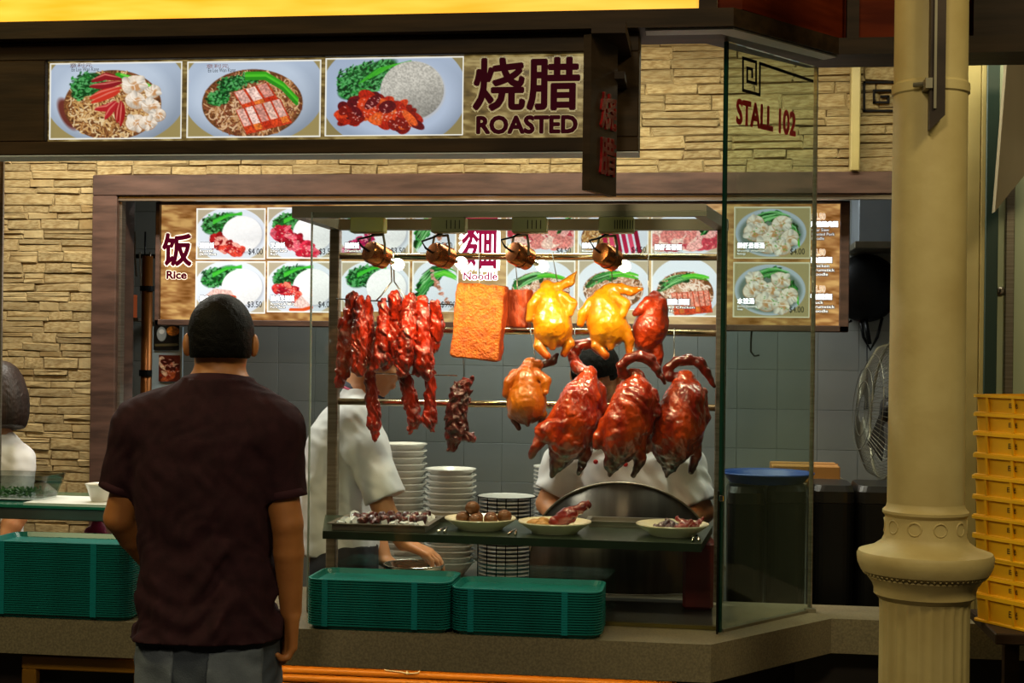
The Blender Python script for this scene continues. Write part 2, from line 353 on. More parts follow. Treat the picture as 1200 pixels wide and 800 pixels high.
    def mesh(s):
        D = s.D; n = s.n; ins = D < 0
        c = sum(ins[a:n[0] - 1 + a, b:n[1] - 1 + b, e:n[2] - 1 + e].astype(np.int8) for a in (0, 1) for b in (0, 1) for e in (0, 1))
        act = (c > 0) & (c < 8); idx = np.full(act.shape, -1, dtype=np.int64); I = np.argwhere(act); idx[act] = np.arange(len(I))
        S = np.zeros((len(I), 3)); Cn = np.zeros(len(I))
        cor = [(a, b, e) for a in (0, 1) for b in (0, 1) for e in (0, 1)]
        val = {q: D[I[:, 0] + q[0], I[:, 1] + q[1], I[:, 2] + q[2]].astype(np.float64) for q in cor}
        for q in cor:
            for ax in range(3):
                if q[ax]: continue
                q2 = list(q); q2[ax] = 1; q2 = tuple(q2); a, b = val[q], val[q2]; cr = (a < 0) != (b < 0)
                t = np.where(cr, a / np.where(np.abs(a - b) < 1e-12, 1, a - b), 0); p = np.array(q, float)[None].repeat(len(I), 0); p[:, ax] = t
                S[cr] += p[cr]; Cn[cr] += 1
        V = s.lo + (I + S / np.maximum(Cn, 1)[:, None]) * s.res; Fs = []
        for ax in range(3):
            o1, o2 = [(1, 2), (2, 0), (0, 1)][ax]; sl0 = [slice(1, n[i] - 1) for i in range(3)]; sl1 = list(sl0); sl0[ax] = slice(0, n[ax] - 1); sl1[ax] = slice(1, n[ax])
            A, B = ins[tuple(sl0)], ins[tuple(sl1)]; off = np.array([1, 1, 1]); off[ax] = 0
            for flip in (0, 1):
                E = np.argwhere((A & ~B) if not flip else (~A & B))
                if not len(E): continue
                E = E + off; f = []
                for d1, d2 in ((1, 1), (0, 1), (0, 0), (1, 0)):
                    q = E.copy(); q[:, o1] -= d1; q[:, o2] -= d2; f.append(idx[q[:, 0], q[:, 1], q[:, 2]])
                f = np.stack(f, 1); f = f if not flip else f[:, ::-1]; Fs.append(f)
        F = np.concatenate(Fs); F = F[(F >= 0).all(1)]; return V, F
    def build(s, name, m, parent=None, **k):
        V, F = s.mesh(); return mk(name, V, F, m, parent, True, **k)
# ---------------------------------------------------------------- lettering (flat print or raised)
def text_mesh(body, offset=0., extrude=0., res=3):
    c = bpy.data.curves.new('tmp', 'FONT'); c.body = body; c.offset = offset; c.extrude = extrude; c.resolution_u = res; c.fill_mode = 'BOTH' if extrude else 'FRONT'
    o = bpy.data.objects.new('tmp', c); COL.objects.link(o); dg = bpy.context.evaluated_depsgraph_get(); me = o.evaluated_get(dg).to_mesh()
    V = np.array([v.co[:] for v in me.vertices]); F = [tuple(p.vertices) for p in me.polygons]; bpy.data.objects.remove(o); bpy.data.curves.remove(c); return V, F
def embolden(V, F, off, nd=8):
    if off <= 0: return V, F
    Vs = [V]; Fs = list(F); n = len(V)
    for i in range(nd):
        q = 2 * math.pi * (i + .5) / nd; Vs.append(V + np.array([off * math.cos(q), off * math.sin(q), 0])); Fs += [tuple(k + n * (i + 1) for k in f) for f in F]
    return np.concatenate(Vs), Fs
def lettering(name, body, o, ex, ey, m, parent, offset=0., extrude=0., ref=None, lift=.0005, nrm=None):
    """fit the text into the parallelogram o + u*ex + v*ey (metres)"""
    V, F = text_mesh(body, 0., extrude); V, F = embolden(V, F, offset); o, ex, ey = Vector(o), Vector(ex), Vector(ey)
    R = V if ref is None else ref
    mn, mx = R[:, :2].min(0), R[:, :2].max(0); n = Vector(nrm) if nrm else ex.cross(ey).normalized()
    out = []
    for v in V:
        q = o + ex * ((v[0] - mn[0]) / (mx[0] - mn[0])) + ey * ((v[1] - mn[1]) / (mx[1] - mn[1])) + n * (lift + (v[2] * ey.length / (mx[1] - mn[1]) + (0)) if extrude else lift); out.append(q)
    return mk(name, out, F, m, parent), V
def wall_text(name, body, x0, y0, x1, y1, Y, m, parent, offset=0., lift=.001, halo=None, hoff=.05):
    """text in a pixel box on the plane Y, facing the aisle"""
    xl = P(x0, (y0 + y1) / 2, Y).x; xr = P(x1, (y0 + y1) / 2, Y).x; zl = P((x0 + x1) / 2, y1, Y).z; zh = P((x0 + x1) / 2, y0, Y).z
    a = Vector((xl, Y, zl)); b = Vector((xr, Y, zl)); c = Vector((xl, Y, zh))
    o, V = lettering(name, body, a, b - a, c - a, m, parent, offset, lift=lift, nrm=(0, -1, 0))
    if halo is not None: lettering(name + '_outline', body, a, b - a, c - a, halo, parent, offset + hoff, ref=V, lift=lift * .5, nrm=(0, -1, 0))
    return o
# ---------------------------------------------------------------- painted food prints
def vnoise(h, w, s, seed):
    r = np.random.default_rng(seed); gh, gw = int(h / s) + 3, int(w / s) + 3; G = r.random((gh, gw)); y = np.arange(h) / s; x = np.arange(w) / s
    y0 = y.astype(int); x0 = x.astype(int); fy = (y - y0)[:, None]; fx = (x - x0)[None]; fy = fy * fy * (3 - 2 * fy); fx = fx * fx * (3 - 2 * fx)
    return (G[y0][:, x0] * (1 - fy) * (1 - fx) + G[y0 + 1][:, x0] * fy * (1 - fx) + G[y0][:, x0 + 1] * (1 - fy) * fx + G[y0 + 1][:, x0 + 1] * fy * fx)
def hx(h): h = h.lstrip('#'); return np.array([int(h[i:i + 2], 16) / 255 for i in (0, 2, 4)])
class Art:
    def __init__(s, w, h, ss, bg, seed=1):
        s.w, s.h, s.ss = w, h, ss; s.W, s.H = int(w * ss) + 1, int(h * ss) + 1; s.C = np.zeros((s.H, s.W, 3)) + hx(bg)
        s.y, s.x = np.mgrid[0:s.H, 0:s.W] / ss; s.r = np.random.default_rng(seed); s.seed = seed
    def put(s, mask, col):
        c = hx(col) if isinstance(col, str) else col; s.C = s.C * (1 - mask[..., None]) + c * mask[..., None]
    def noise(s, size): s.seed += 1; return vnoise(s.H, s.W, size * s.ss, s.seed)
    def ell(s, cx, cy, rx, ry, col, rot=0, soft=.7, shade=0, speck=0, a=1):
        c, q = math.cos(rot), math.sin(rot); dx, dy = s.x - cx, s.y - cy; u = (dx * c + dy * q) / rx; v = (-dx * q + dy * c) / ry; d = np.sqrt(u * u + v * v)
        m = np.clip((1 - d) * min(rx, ry) / soft + .5, 0, 1) * a; col = (hx(col) if isinstance(col, str) else col) + np.zeros(s.C.shape)
        if shade: col = col * (1 - shade * np.clip(u * .3 + v * .7 + .2, 0, 1))[..., None]
        if speck: col = col * (1 + speck * (s.noise(1.4) - .5))[..., None]
        s.C = s.C * (1 - m[..., None]) + np.clip(col, 0, 1) * m[..., None]
    def stroke(s, pts, wd, col, a=1, taper=False):
        pts = np.array(pts, float); best = np.full((s.H, s.W), 1e9); n = len(pts) - 1
        x0, y0 = pts.min(0) - wd - 2; x1, y1 = pts.max(0) + wd + 2; i0, i1 = max(int(y0 * s.ss), 0), min(int(y1 * s.ss) + 1, s.H); j0, j1 = max(int(x0 * s.ss), 0), min(int(x1 * s.ss) + 1, s.W)
        if i1 <= i0 or j1 <= j0: return
        X, Y = s.x[i0:i1, j0:j1], s.y[i0:i1, j0:j1]; best = np.full(X.shape, 1e9)
        for i in range(n):
            ab = pts[i + 1] - pts[i]; t = np.clip(((X - pts[i, 0]) * ab[0] + (Y - pts[i, 1]) * ab[1]) / max(ab @ ab, 1e-6), 0, 1)
            wl = wd * (1 - .75 * abs((i + t) / n * 2 - 1) ** 2) if taper else wd
            best = np.minimum(best, np.hypot(X - pts[i, 0] - t * ab[0], Y - pts[i, 1] - t * ab[1]) - wl / 2)
        m = np.clip(.5 - best / .8, 0, 1)[..., None] * a; c = hx(col) if isinstance(col, str) else col; s.C[i0:i1, j0:j1] = s.C[i0:i1, j0:j1] * (1 - m) + c * m
    def poly(s, pts, col, soft=.7, a=1, speck=0):
        pts = np.array(pts, float); ins = np.zeros((s.H, s.W), bool); dist = np.full((s.H, s.W), 1e9); n = len(pts)
        for i in range(n):
            p, q = pts[i], pts[(i + 1) % n]; ins ^= ((p[1] > s.y) != (q[1] > s.y)) & (s.x < (q[0] - p[0]) * (s.y - p[1]) / (q[1] - p[1] + 1e-9) + p[0])
            ab = q - p; t = np.clip(((s.x - p[0]) * ab[0] + (s.y - p[1]) * ab[1]) / max(ab @ ab, 1e-6), 0, 1); dist = np.minimum(dist, np.hypot(s.x - p[0] - t * ab[0], s.y - p[1] - t * ab[1]))
        m = np.clip(np.where(ins, dist, -dist) / soft + .5, 0, 1) * a; c = (hx(col) if isinstance(col, str) else col) + np.zeros(s.C.shape)
        if speck: c = np.clip(c * (1 + speck * (s.noise(1.5) - .5))[..., None], 0, 1)
        s.C = s.C * (1 - m[..., None]) + c * m[..., None]
    def noodles(s, cx, cy, rx, ry, n, cols=('#d9b27a', '#c79a5c', '#a87440', '#e8cfa0', '#7a4a28')):
        s.ell(cx, cy, rx, ry, '#6d4224', speck=.6)
        for i in range(int(n * 2.2)):
            a = s.r.uniform(0, 6.28); q = math.sqrt(s.r.random()) * .9; x, y = cx + rx * q * math.cos(a), cy + ry * q * math.sin(a); t = s.r.uniform(0, 6.28); L = s.r.uniform(5, 13); k = s.r.uniform(-.9, .9); p = []
            for j in range(5):
                if ((x - cx) / rx) ** 2 + ((y - cy) / ry) ** 2 < 1.02: p.append((x, y))
                x += math.cos(t) * L / 4; y += math.sin(t) * L / 4; t += k
            if len(p) > 1: s.stroke(p, s.r.uniform(1.0, 1.8), cols[s.r.integers(len(cols))])
    def greens(s, x0, y0, x1, y1, sp, n, stem=True):
        for i in range(n):
            u = s.r.uniform(0, .6); s.ell(x0 + (x1 - x0) * u + s.r.uniform(-2, 2), y0 + (y1 - y0) * u - sp * .9 * math.sin(u * 3.1) + s.r.uniform(-sp, sp) * .6, s.r.uniform(2, 5), s.r.uniform(1.2, 2.6), ['#0c3a16', '#14521f', '#1f7a2c', '#0a2c10'][s.r.integers(4)], s.r.uniform(-1.5, .3), speck=.7)
        for i in range(n):
            t = i / n; o = s.r.uniform(-sp, sp); xs = [x0 + (x1 - x0) * u for u in (0, .4, .75)] ; q = s.r.uniform(0, .35)
            pts = [(x0 + (x1 - x0) * (q + u * .5) + s.r.uniform(-2, 2), y0 + (y1 - y0) * (q + u * .5) + o * (1 - .5 * u - q) - sp * 1.1 * math.sin((q + u * .5) * 3.1)) for u in (0, .5, 1)]
            s.stroke(pts, s.r.uniform(.8, 2.2), ['#0f4a1c', '#1c6b28', '#0a3614', '#2f8a35', '#5fae52', '#8fcf88'][min(s.r.integers(8), 5)], .9, True)
        if stem:
            for i in range(7):
                o = s.r.uniform(-sp * .35, sp * .35); s.stroke([(x0 + (x1 - x0) * u, y0 + (y1 - y0) * u + o - sp * 1.1 * math.sin(u * 3.1)) for u in (.45, .7, .88, 1)], s.r.uniform(1.5, 3), ['#4fc02a', '#7ad84a', '#35a01c'][i % 3], .9, True)
    def leaves(s, cx, cy, rx, ry, n):
        s.ell(cx + 1, cy - .5, rx * .95, ry * .9, '#14521f', -.3, soft=2.5, speck=.8)
        for i in range(n):
            a = s.r.uniform(0, 6.28); q = math.sqrt(s.r.random()); x, y = cx + rx * q * math.cos(a), cy + ry * q * math.sin(a); t = s.r.uniform(-1.2, .4); L = s.r.uniform(2, 5)
            s.stroke([(x, y), (x + math.cos(t) * L, y + math.sin(t) * L)], s.r.uniform(1.2, 3.2), ['#0a2e12', '#0f4219', '#186326', '#0c3815', '#2a8a34', '#57a860'][min(s.r.integers(9), 5)], .95, True)
    def meat(s, pts, wd, n, cols=('#a01c14', '#c8321c', '#7a0f0c', '#d8502a'), hl=.5):
        pts = np.array(pts, float)
        for i in range(n):
            k = s.r.integers(len(pts) - 1); t = s.r.random(); c = pts[k] * (1 - t) + pts[k + 1] * t + s.r.uniform(-wd * .4, wd * .4, 2); s.ell(c[0], c[1], s.r.uniform(wd * .25, wd * .5), s.r.uniform(wd * .15, wd * .3), cols[s.r.integers(len(cols))], s.r.uniform(-1, 1), speck=.4)
        for i in range(int(n * hl)):
            k = s.r.integers(len(pts) - 1); t = s.r.random(); c = pts[k] * (1 - t) + pts[k + 1] * t + s.r.uniform(-wd * .4, wd * .4, 2); s.ell(c[0], c[1], s.r.uniform(.6, 1.6), .6, '#f0b0a0', s.r.uniform(-1, 1), a=.8)
    def slices(s, o, e1, e2, n, top='#d8a89a', crust='#b8381c'):
        o, e1, e2 = [np.array(v, float) for v in (o, e1, e2)]
        s.poly([o - .5, o + e1, o + e1 + e2 + [1, 1.5], o + e2 + [0, 1.5]], crust, speck=.5)
        for i in range(n):
            a = o + e1 * (i + .06) / n; b = o + e1 * (i + .86) / n; s.poly([a, b, b + e2 * .72, a + e2 * .72], ['#d8a89a', '#e8c4b8', '#c98a7c', '#dcb4a4'][i % 4] if top == '#d8a89a' else top, speck=.5)
            s.poly([a + e2 * .72, b + e2 * .72, b + e2 * .98, a + e2 * .98], ['#c8401c', '#d8702c', '#b02c14'][i % 3], speck=.5)
    def wonton(s, cx, cy, r, rot=0):
        s.ell(cx, cy + .5, r * 1.05, r * .85, '#b98a62', rot); s.ell(cx, cy, r, r * .8, '#ecdcc8', rot, shade=.25, speck=.15); s.ell(cx + r * .2, cy + r * .1, r * .45, r * .4, '#c07a3c', rot, soft=2.5, a=.7)
        for i in range(3): a = s.r.uniform(0, 6.3); s.ell(cx + math.cos(a) * r * .8, cy + math.sin(a) * r * .6, r * .4, r * .3, '#f0e4d4', a, shade=.3)
        for i in range(7):
            a = rot + s.r.uniform(0, 6.3); s.stroke([(cx, cy), (cx + math.cos(a) * r * .5, cy + math.sin(a) * r * .35), (cx + math.cos(a + .3) * r, cy + math.sin(a + .3) * r * .75)], .9, ['#fff6ea', '#c8a888'][i % 2], .8)
    def rice(s, cx, cy, rx, ry, col='#f2f1ee', sh=.18, sp=.14): s.ell(cx + 1, cy + 1.5, rx * 1.02, ry * 1.03, '#b8bcc4', soft=2.5); s.ell(cx, cy, rx, ry, col, shade=sh, speck=sp)
    def border(s, r=3, wd=1.6, col='#f6f4ea'):
        d = np.minimum(np.minimum(s.x, s.w - s.x), np.minimum(s.y, s.h - s.y)); s.put(np.clip((wd - d) / .7 + .5, 0, 1), col)
    def mesh(s, name, a, b, c, m, parent, gain=1.):      # a top-left, b top-right, c bottom-left
        a, b, c = [np.array(v) for v in (a, b, c)]; U = np.linspace(0, 1, s.W); Vv = np.linspace(0, 1, s.H)
        pts = a + U[None, :, None] * (b - a) + Vv[:, None, None] * (c - a); i = np.arange(s.H * s.W).reshape(s.H, s.W)
        F = np.stack([i[:-1, :-1], i[1:, :-1], i[1:, 1:], i[:-1, 1:]], -1).reshape(-1, 4); o = mk(name, pts.reshape(-1, 3), F, m, parent)
        C = np.clip(s.C, 0, 1); C = np.where(C > .04045, ((C + .055) / 1.055) ** 2.4, C / 12.92) * gain
        at = o.data.attributes.new('Col', 'FLOAT_COLOR', 'POINT'); at.data.foreach_set('color', np.concatenate([C.reshape(-1, 3), np.ones((s.H * s.W, 1))], 1).astype(np.float32).ravel()); return o
# ================================================================ SETTING
def struct(o): o['kind'] = 'structure'; return o
YW = 5.90; YM = 6.02; YK = 7.3; CT = .773
struct(MB().box((-5, -1.5, -.1), (4.5, 8, 0)).build('floor', concrete))
struct(MB().box((-3.75, 4.16, 2.97), (1.1, 7.45, 3.03)).build('ceiling', mat('stall_ceiling_board', '#b8b4a4', rough=.8)))
# kitchen back wall with its tiles
wb = struct(MB().box((-3.75, YK, 0), (1.1, YK + .12, 2.97)).build('wall_back', grout))
tp = MB().box((-.0992, -.004, -.0992), (.0992, .004, .0992), bev=.0012); t0 = None
for i in range(23):
    for j in range(10):
        x = -3.52 + .2 * i; z = .6 + .2 * j
        if t0 is None: o = t0 = tp.build('tile', tile_m, wb, local=True)
        else: o = t0.copy(); COL.objects.link(o)
        o.location = Vector((x, YK - .002, z)) - wb.location
struct(MB().box((-3.75, 4.7, 0), (-3.63, YK, 2.97)).build('wall_left', mat('grey_side_wall', '#6d6d68', rough=.7)))
struct(MB().box((.98, YW + .06, 0), (1.1, YK, 2.97)).build('wall_right', MATS['grey_side_wall']))
# stone-clad partition wall with its opening
XL = P(113, 300, YW).x; XR = 1.1; ZH = 2.315; ZB = 2.225
ws = struct(MB().box((-3.63, YW, 0), (XL, YW + .14, 2.97)).box((XL, YW, ZH), (XR, YW + .14, 2.97)).build('wall_middle', mortar))
def stone_proto():
    j = lambda a: random.uniform(-a, a); n = .07
    K = [(sx * (.5 + j(.022)), sz * (.5 + j(.12))) for sx, sz in ((-1, -1), (1, -1), (1, 1), (-1, 1))]
    V = [(x, 0, z) for x, z in K] + [(x, -.6 + j(.15), z) for x, z in K]
    V += [(sx * (.5 - n * .5 + j(.03)), -1 + j(.25), sz * (.5 - n * 1.6 + j(.08))) for sx, sz in ((-1, -1), (1, -1), (1, 1), (-1, 1))] + [(j(.2), -1 + j(.2), j(.2))]
    F = [(0, 4, 7, 3), (1, 2, 6, 5), (0, 1, 5, 4), (3, 7, 6, 2)]
    for a, b in ((4, 8),):
        for i in range(4): F.append((4 + i, 4 + (i + 1) % 4, 8 + (i + 1) % 4, 8 + i))
    F += [(8, 9, 12), (9, 10, 12), (10, 11, 12), (11, 8, 12)]
    return V, F
protos = [stone_proto() for _ in range(10)]; stones = []
def stone_rows(x0, x1, z0, z1, h0, h1, w0, w1):
    z = z0
    while z < z1 - .008:
        h = min(random.uniform(h0, h1), z1 - z)
        if z1 - z - h < h0 * .6: h = z1 - z
        x = x0
        while x < x1 - .005:
            w = random.uniform(w0, w1)
            if x1 - x - w < w0 * .7: w = x1 - x
            if h > h0 * 1.5 and random.random() < .35 and w > w0:
                q = random.uniform(.4, .6) * h; stones.append((x, z, w, q)); stones.append((x, z + q, w, h - q))
            else: stones.append((x, z, w, h))
            x += w
        z += h
stone_rows(-3.25, XL, .75, 2.5, .026, .055, .09, .24)
stone_rows(XL, -.42, ZH, 2.52, .03, .06, .09, .26)
stone_rows(-.42, XR, ZH, 2.96, .03, .068, .12, .34)
stones.sort(key=lambda s: -s[2] * s[3]); pmesh = []
rest = MB()
for k, (x, z, w, h) in enumerate(stones):
    d = random.uniform(.008, .017); q = random.randrange(10); g = .0016
    if k < 298:
        while len(pmesh) <= q: pmesh.append(None)
        if pmesh[q] is None: o = mk('stone', protos[q][0], protos[q][1], stone, ws, local=True); pmesh[q] = o
        else: o = pmesh[q].copy(); COL.objects.link(o)
        o.location = Vector((x + w / 2, YW + .002, z + h / 2)) - ws.location; o.scale = (w - g, d, h - g); o.rotation_euler = (0, random.uniform(-.035, .035), 0)
    else:
        rest.add([(x + w / 2 + v[0] * (w - g), YW + .002 + v[1] * d, z + h / 2 + v[2] * (h - g)) for v in protos[q][0]], protos[q][1])
rest.build('small_stones', stone, ws)['kind'] = 'stuff'
# brown frame of the opening
fr = struct(MB().box((XL, YW - .05, ZB), (XR, YW + .15, ZH), bev=.004).box((XL, YW - .05, 0), (P(136, 300, YW - .05).x, YW + .15, ZB), bev=.004).build('trim_1', frame_m))
xi = P(136, 300, YW - .05).x
struct(MB().box((xi, YW - .02, 0), (xi + .012, YW + .02, ZB)).box((xi, YW - .035, ZB - .02), (XR, YW + .0, ZB - .004)).build('trim_2', steel))
# cream conduit on the stone to the right and the greenish shopfront beyond
tag(MB().box((P(997, 140, YW - .06).x, YW - .07, ZH), (P(1008, 140, YW - .06).x, YW + .001, P(1002, 60, YW - .06).z), bev=.004).build('wall_conduit', cream_post), 'cream square conduit running down the stone wall', 'conduit')
fr2 = struct(MB().box((.945, 5.35, 0), (3.4, 5.45, 2.97)).build('wall_right_shopfront', greenish)) ; fr2.name = 'wall_front'
def vstrip(x0, x1, Y, m, name, d=.03, y0=60, y1=760):
    a = P(x0, y0, Y); b = P(x1, y1, Y); return struct(MB().box((a.x, Y - d, 0), (b.x, Y, 2.97), bev=.003).build(name, m))
vstrip(1131, 1139, 5.35, cream_post, 'trim_3', .05); vstrip(1148, 1153, 5.35, cream_post, 'trim_4', .05); vstrip(1153.5, 1160, 5.35, dgreen, 'trim_5', .06)
vstrip(1140.5, 1147, 5.35, MATS['grey_side_wall'], 'trim_6', .012); vstrip(1180, 1182, 5.35, steel, 'trim_7', .02)
b_ = MB().prism([P(1181, 60, 5.0), P(1166, 248, 5.0), P(1200, 206, 5.0), P(1290, 150, 5.0), P(1290, 60, 5.0)], (0, .05, 0)).build('trim_8', ply); struct(b_)
lk = thing('door_lock', 'round pale lock disc on the greenish shopfront panel', 'lock', P(1172, 341, 5.34)); MB().lathe([(.015, 0), (.015, .012), (.009, .016), (0, .016)], P(1172, 341, 5.35), 20, axis=(0, -1, 0)).build('rose', steel, lk); MB().box(P(1171, 339, 5.334), P(1173, 343, 5.330)).build('keyhole', black, lk)

# ---------------------------------------------------------------- counter
GA = Vector((.068, 4.14, 0)); GB = Vector((.346, 4.523, 0))
cx0 = -3.6
ctop = [(cx0, 3.955), (.035, 3.955), (.40, 4.42), (1.35, 4.42), (1.35, 4.66), (cx0, 4.66)]
cn = thing('serving_counter', 'long grey stone-topped serving counter with an angled end under the glass', 'counter', (-1.2, 4.3, 0))
MB().prism([(x, y, CT - .105) for x, y in ctop], (0, 0, .105)).build('worktop', counter_m, cn)
MB().prism([(cx0, 4.1, .02), (-.05, 4.1, .02), (.30, 4.52, .02), (1.35, 4.52, .02), (1.35, 4.64, .02), (cx0, 4.64, .02)], (0, 0, CT - .125)).build('base', mat('dark_counter_base', '#1c150f', '#2a1d13', .6, scale=5), cn)
# wooden rods across the base, lit by the strip under the lip
for k in range(10):
    z = CT - .119 - .0245 * k; MB().tube([(-1.62, 4.07, z), (-.06, 4.07, z)], .0115, 12).build('wooden_rod', orange_rod, cn, True)
tp_ = thing('cord_tie', 'thin pale string knotted round the wooden rods under the counter', 'string', (-1.0, 4.06, .6))
MB().tube([P(445, 778, 4.058), P(452, 785, 4.055), P(470, 787, 4.053), P(478, 789, 4.05), P(490, 788, 4.053), P(496, 780, 4.058)], .0018, 6).build('string', paper, tp_, True)
MB().lathe([(0, -.006), (.006, 0), (0, .006)], P(477, 788, 4.049), 8).build('knot', paper, tp_, True)
wf = thing('wooden_frame', 'plain yellow wooden frame leaning against the counter base', 'frame', (-2.25, 4.03, 0))
a = P(27, 776, 4.03).x; b = P(175, 776, 4.03).x
MB().box((a, 4.02, CT - .165), (b, 4.05, CT - .125), bev=.003).build('top_rail', ywood, wf); MB().box((a, 4.02, 0), (a + .045, 4.05, CT - .165), bev=.003).build('stile', ywood, wf); MB().box((b - .045, 4.02, 0), (b, 4.05, CT - .165), bev=.003).build('stile', ywood, wf)
ls = thing('led_strip', 'warm light strip fixed beneath the counter lip', 'light strip', (-.85, 4.02, CT - .112))
MB().box((-1.6, 4.0, CT - .111), (-.08, 4.02, CT - .1055)).build('diffuser', emis_mat('warm_led', (1, .62, .2), 9), ls)
# ---------------------------------------------------------------- fascia above the stall
def beam(name, pts, d, m): return struct(MB().prism(pts, d).build(name, m))
beam('trim_9', [(-3.6, 3.94, 2.472), (.075, 3.94, 2.472), (.40, 4.40, 2.485), (1.02, 4.40, 2.485), (1.02, 4.60, 2.485), (.32, 4.60, 2.485), (.0, 4.16, 2.472), (-3.6, 4.16, 2.472)], (0, 0, .05), woodh)
beam('trim_10', [(-3.6, 3.96, 2.523), (.03, 3.96, 2.523), (.03, 4.12, 2.523), (-3.6, 4.12, 2.523)], (0, 0, .004), woodh)
struct(MB().prism([(P(757, 40, 4.0).x, 3.96, 2.467), (.075, 3.96, 2.467), (.395, 4.415, 2.479), (.36, 4.45, 2.479), (.045, 4.02, 2.467), (P(757, 40, 4.0).x, 4.02, 2.467)], (0, 0, .0045)).build('trim_12', mat('pale_soffit_strip', '#a9adb2', rough=.5)))
pn = MB(); pn.prism([(.032, 4.02, 2.536), (.10, 4.02, 2.536), (.42, 4.44, 2.536), (1.0, 4.44, 2.536), (1.0, 4.5, 2.536), (.36, 4.5, 2.536), (.032, 4.1, 2.536)], (0, 0, .8)); struct(pn.build('wall_fascia', redwood))
for x0, x1 in ((.424, .46), (P(1140, 20, 4.42).x, 1.0)): struct(MB().box((x0, 4.405, 2.536), (x1, 4.4405, 3.3)).build('trim_11', wood))
lb = thing('fascia_lightbox', 'glowing yellow lightbox along the top of the fascia', 'lightbox', (-1.8, 4.05, 2.528))
lbm = emis_mat('amber_backlit_panel', (1.0, .42, .012), 1.0); nt = lbm.node_tree
tc = nt.nodes.new('ShaderNodeTexCoord'); mp = nt.nodes.new('ShaderNodeMapping'); mp.inputs['Scale'].default_value = (2, 8, 14); nz = nt.nodes.new('ShaderNodeTexNoise'); nz.inputs['Scale'].default_value = 1.6
rp = nt.nodes.new('ShaderNodeValToRGB'); rp.color_ramp.elements[0].color = (.95, .36, .008, 1); rp.color_ramp.elements[1].color = (1, .62, .08, 1); rp.color_ramp.elements[0].position = .35; rp.color_ramp.elements[1].position = .75
nt.links.new(tc.outputs['Object'], mp.inputs[0]); nt.links.new(mp.outputs[0], nz.inputs[0]); nt.links.new(nz.outputs[0], rp.inputs[0]); nt.links.new(rp.outputs[0], nt.nodes['Principled BSDF'].inputs['Emission Color'])
MB().box((-3.6, 3.975, 2.528), (-.02, 4.1, 3.1)).build('face', lbm, lb); MB().box((-.02, 3.965, 2.528), (.03, 4.11, 3.1)).build('end_cap', wood, lb)
# ---------------------------------------------------------------- roasted sign
YS = 4.0
sg = thing('hanging_signboard', 'dark wooden signboard with three dish photos and maroon ROASTED lettering', 'signboard', (-1.2, YS, 2.14))
sx0 = P(-60, 100, YS).x; sx1 = P(749, 100, YS).x; zb = P(740, 178, YS).z; zt = 2.47
MB().box((sx0, YS + .012, zb), (sx1, YS + .1, zt)).build('case', woodh, sg)
zi0 = P(400, 163, YS).z - .002; zi1 = P(400, 68, YS).z + .004; xi0 = P(55, 110, YS).x; xi1 = P(688, 110, YS).x
for nm, a, b in (('top_rail', (sx0, zi1), (sx1, zt)), ('bottom_rail', (sx0, zb), (sx1, zi0)), ('side_rail', (sx0, zi0), (xi0, zi1)), ('side_rail', (xi1, zi0), (sx1, zi1))):
    MB().box((a[0], YS - .014, a[1]), (b[0], YS + .012, b[1]), bev=.003).build(nm, woodh, sg)
MB().box((sx0, YS - .012, zb - .003), (sx1, YS + .098, zb - .0003)).build('underside_board', mat('pale_soffit', '#b9bcc0', rough=.5), sg)
MB().box((sx0, YS - .018, zi1 + .045), (sx1, YS - .013, zt), bev=.002).build('moulding', woodh, sg)
pm = print_mat('dim_backlit_print', .92, .12); pmm = print_mat('bright_backlit_print', 1.05, .15)
def goldbg(w, h, seed, c0='#6e5a30', c1='#a3905c', c2='#4a3a1c', st=3):
    A = Art(w, h, .5, c0, seed); n = vnoise(A.H * st, A.W, 8, seed)[::st][:A.H]; n2 = vnoise(A.H * st, A.W, 3, seed + 9)[::st][:A.H]
    A.put(np.clip((n * .6 + n2 * .4 - .45) * 3.5, 0, 1), c1); A.put(np.clip((.42 - n * .6 - n2 * .4) * 3.5, 0, 1), c2); return A
def rect(x0, y0, x1, y1, Y):     # pixel box -> rectangle on plane Y (top-left, top-right, bottom-left)
    a = P((x0 + x1) / 2, y0, Y); c = P((x0 + x1) / 2, y1, Y); l = P(x0, (y0 + y1) / 2, Y); r = P(x1, (y0 + y1) / 2, Y)
    return Vector((l.x, Y, a.z)), Vector((r.x, Y, a.z)), Vector((l.x, Y, c.z))
goldbg(633, 97, 5).mesh('backlit_panel', *rect(55, 66, 688, 166, YS + .011), pm, sg)
A = Art(155, 90, 1.3, '#9a8a58', 11); A.ell(77, 36, 84, 62, '#aebdd2', shade=.25); A.ell(76, 44, 68, 50, '#bccadd', shade=.2, soft=10)
A.ell(22, 60, 9, 20, '#6a3028', -.5, soft=3); A.noodles(74, 50, 57, 41, 330); A.leaves(44, 26, 21, 14, 170); A.leaves(34, 36, 9, 8, 60); A.stroke([(80, 15), (100, 20), (118, 30)], 6, '#2f9a22'); A.stroke([(84, 14), (104, 21), (117, 28)], 2, '#7ad848')
for p in ([(50, 22), (66, 16), (84, 20)], [(48, 28), (66, 27), (84, 24)], [(48, 42), (62, 36), (84, 30)], [(50, 47), (70, 38), (82, 34)], [(54, 55), (68, 53), (78, 46)], [(66, 66), (72, 56), (80, 48)], [(80, 70), (81, 58), (84, 46)], [(84, 74), (85, 60), (86, 48)]):
    A.stroke(p, 8.5, ['#8a1420', '#b02028', '#c83424', '#9c1a1c'][int(A.r.integers(4))], 1, True); A.stroke([(x - 1, y - 2) for x, y in p], 1.6, '#e88a78', .8, True)
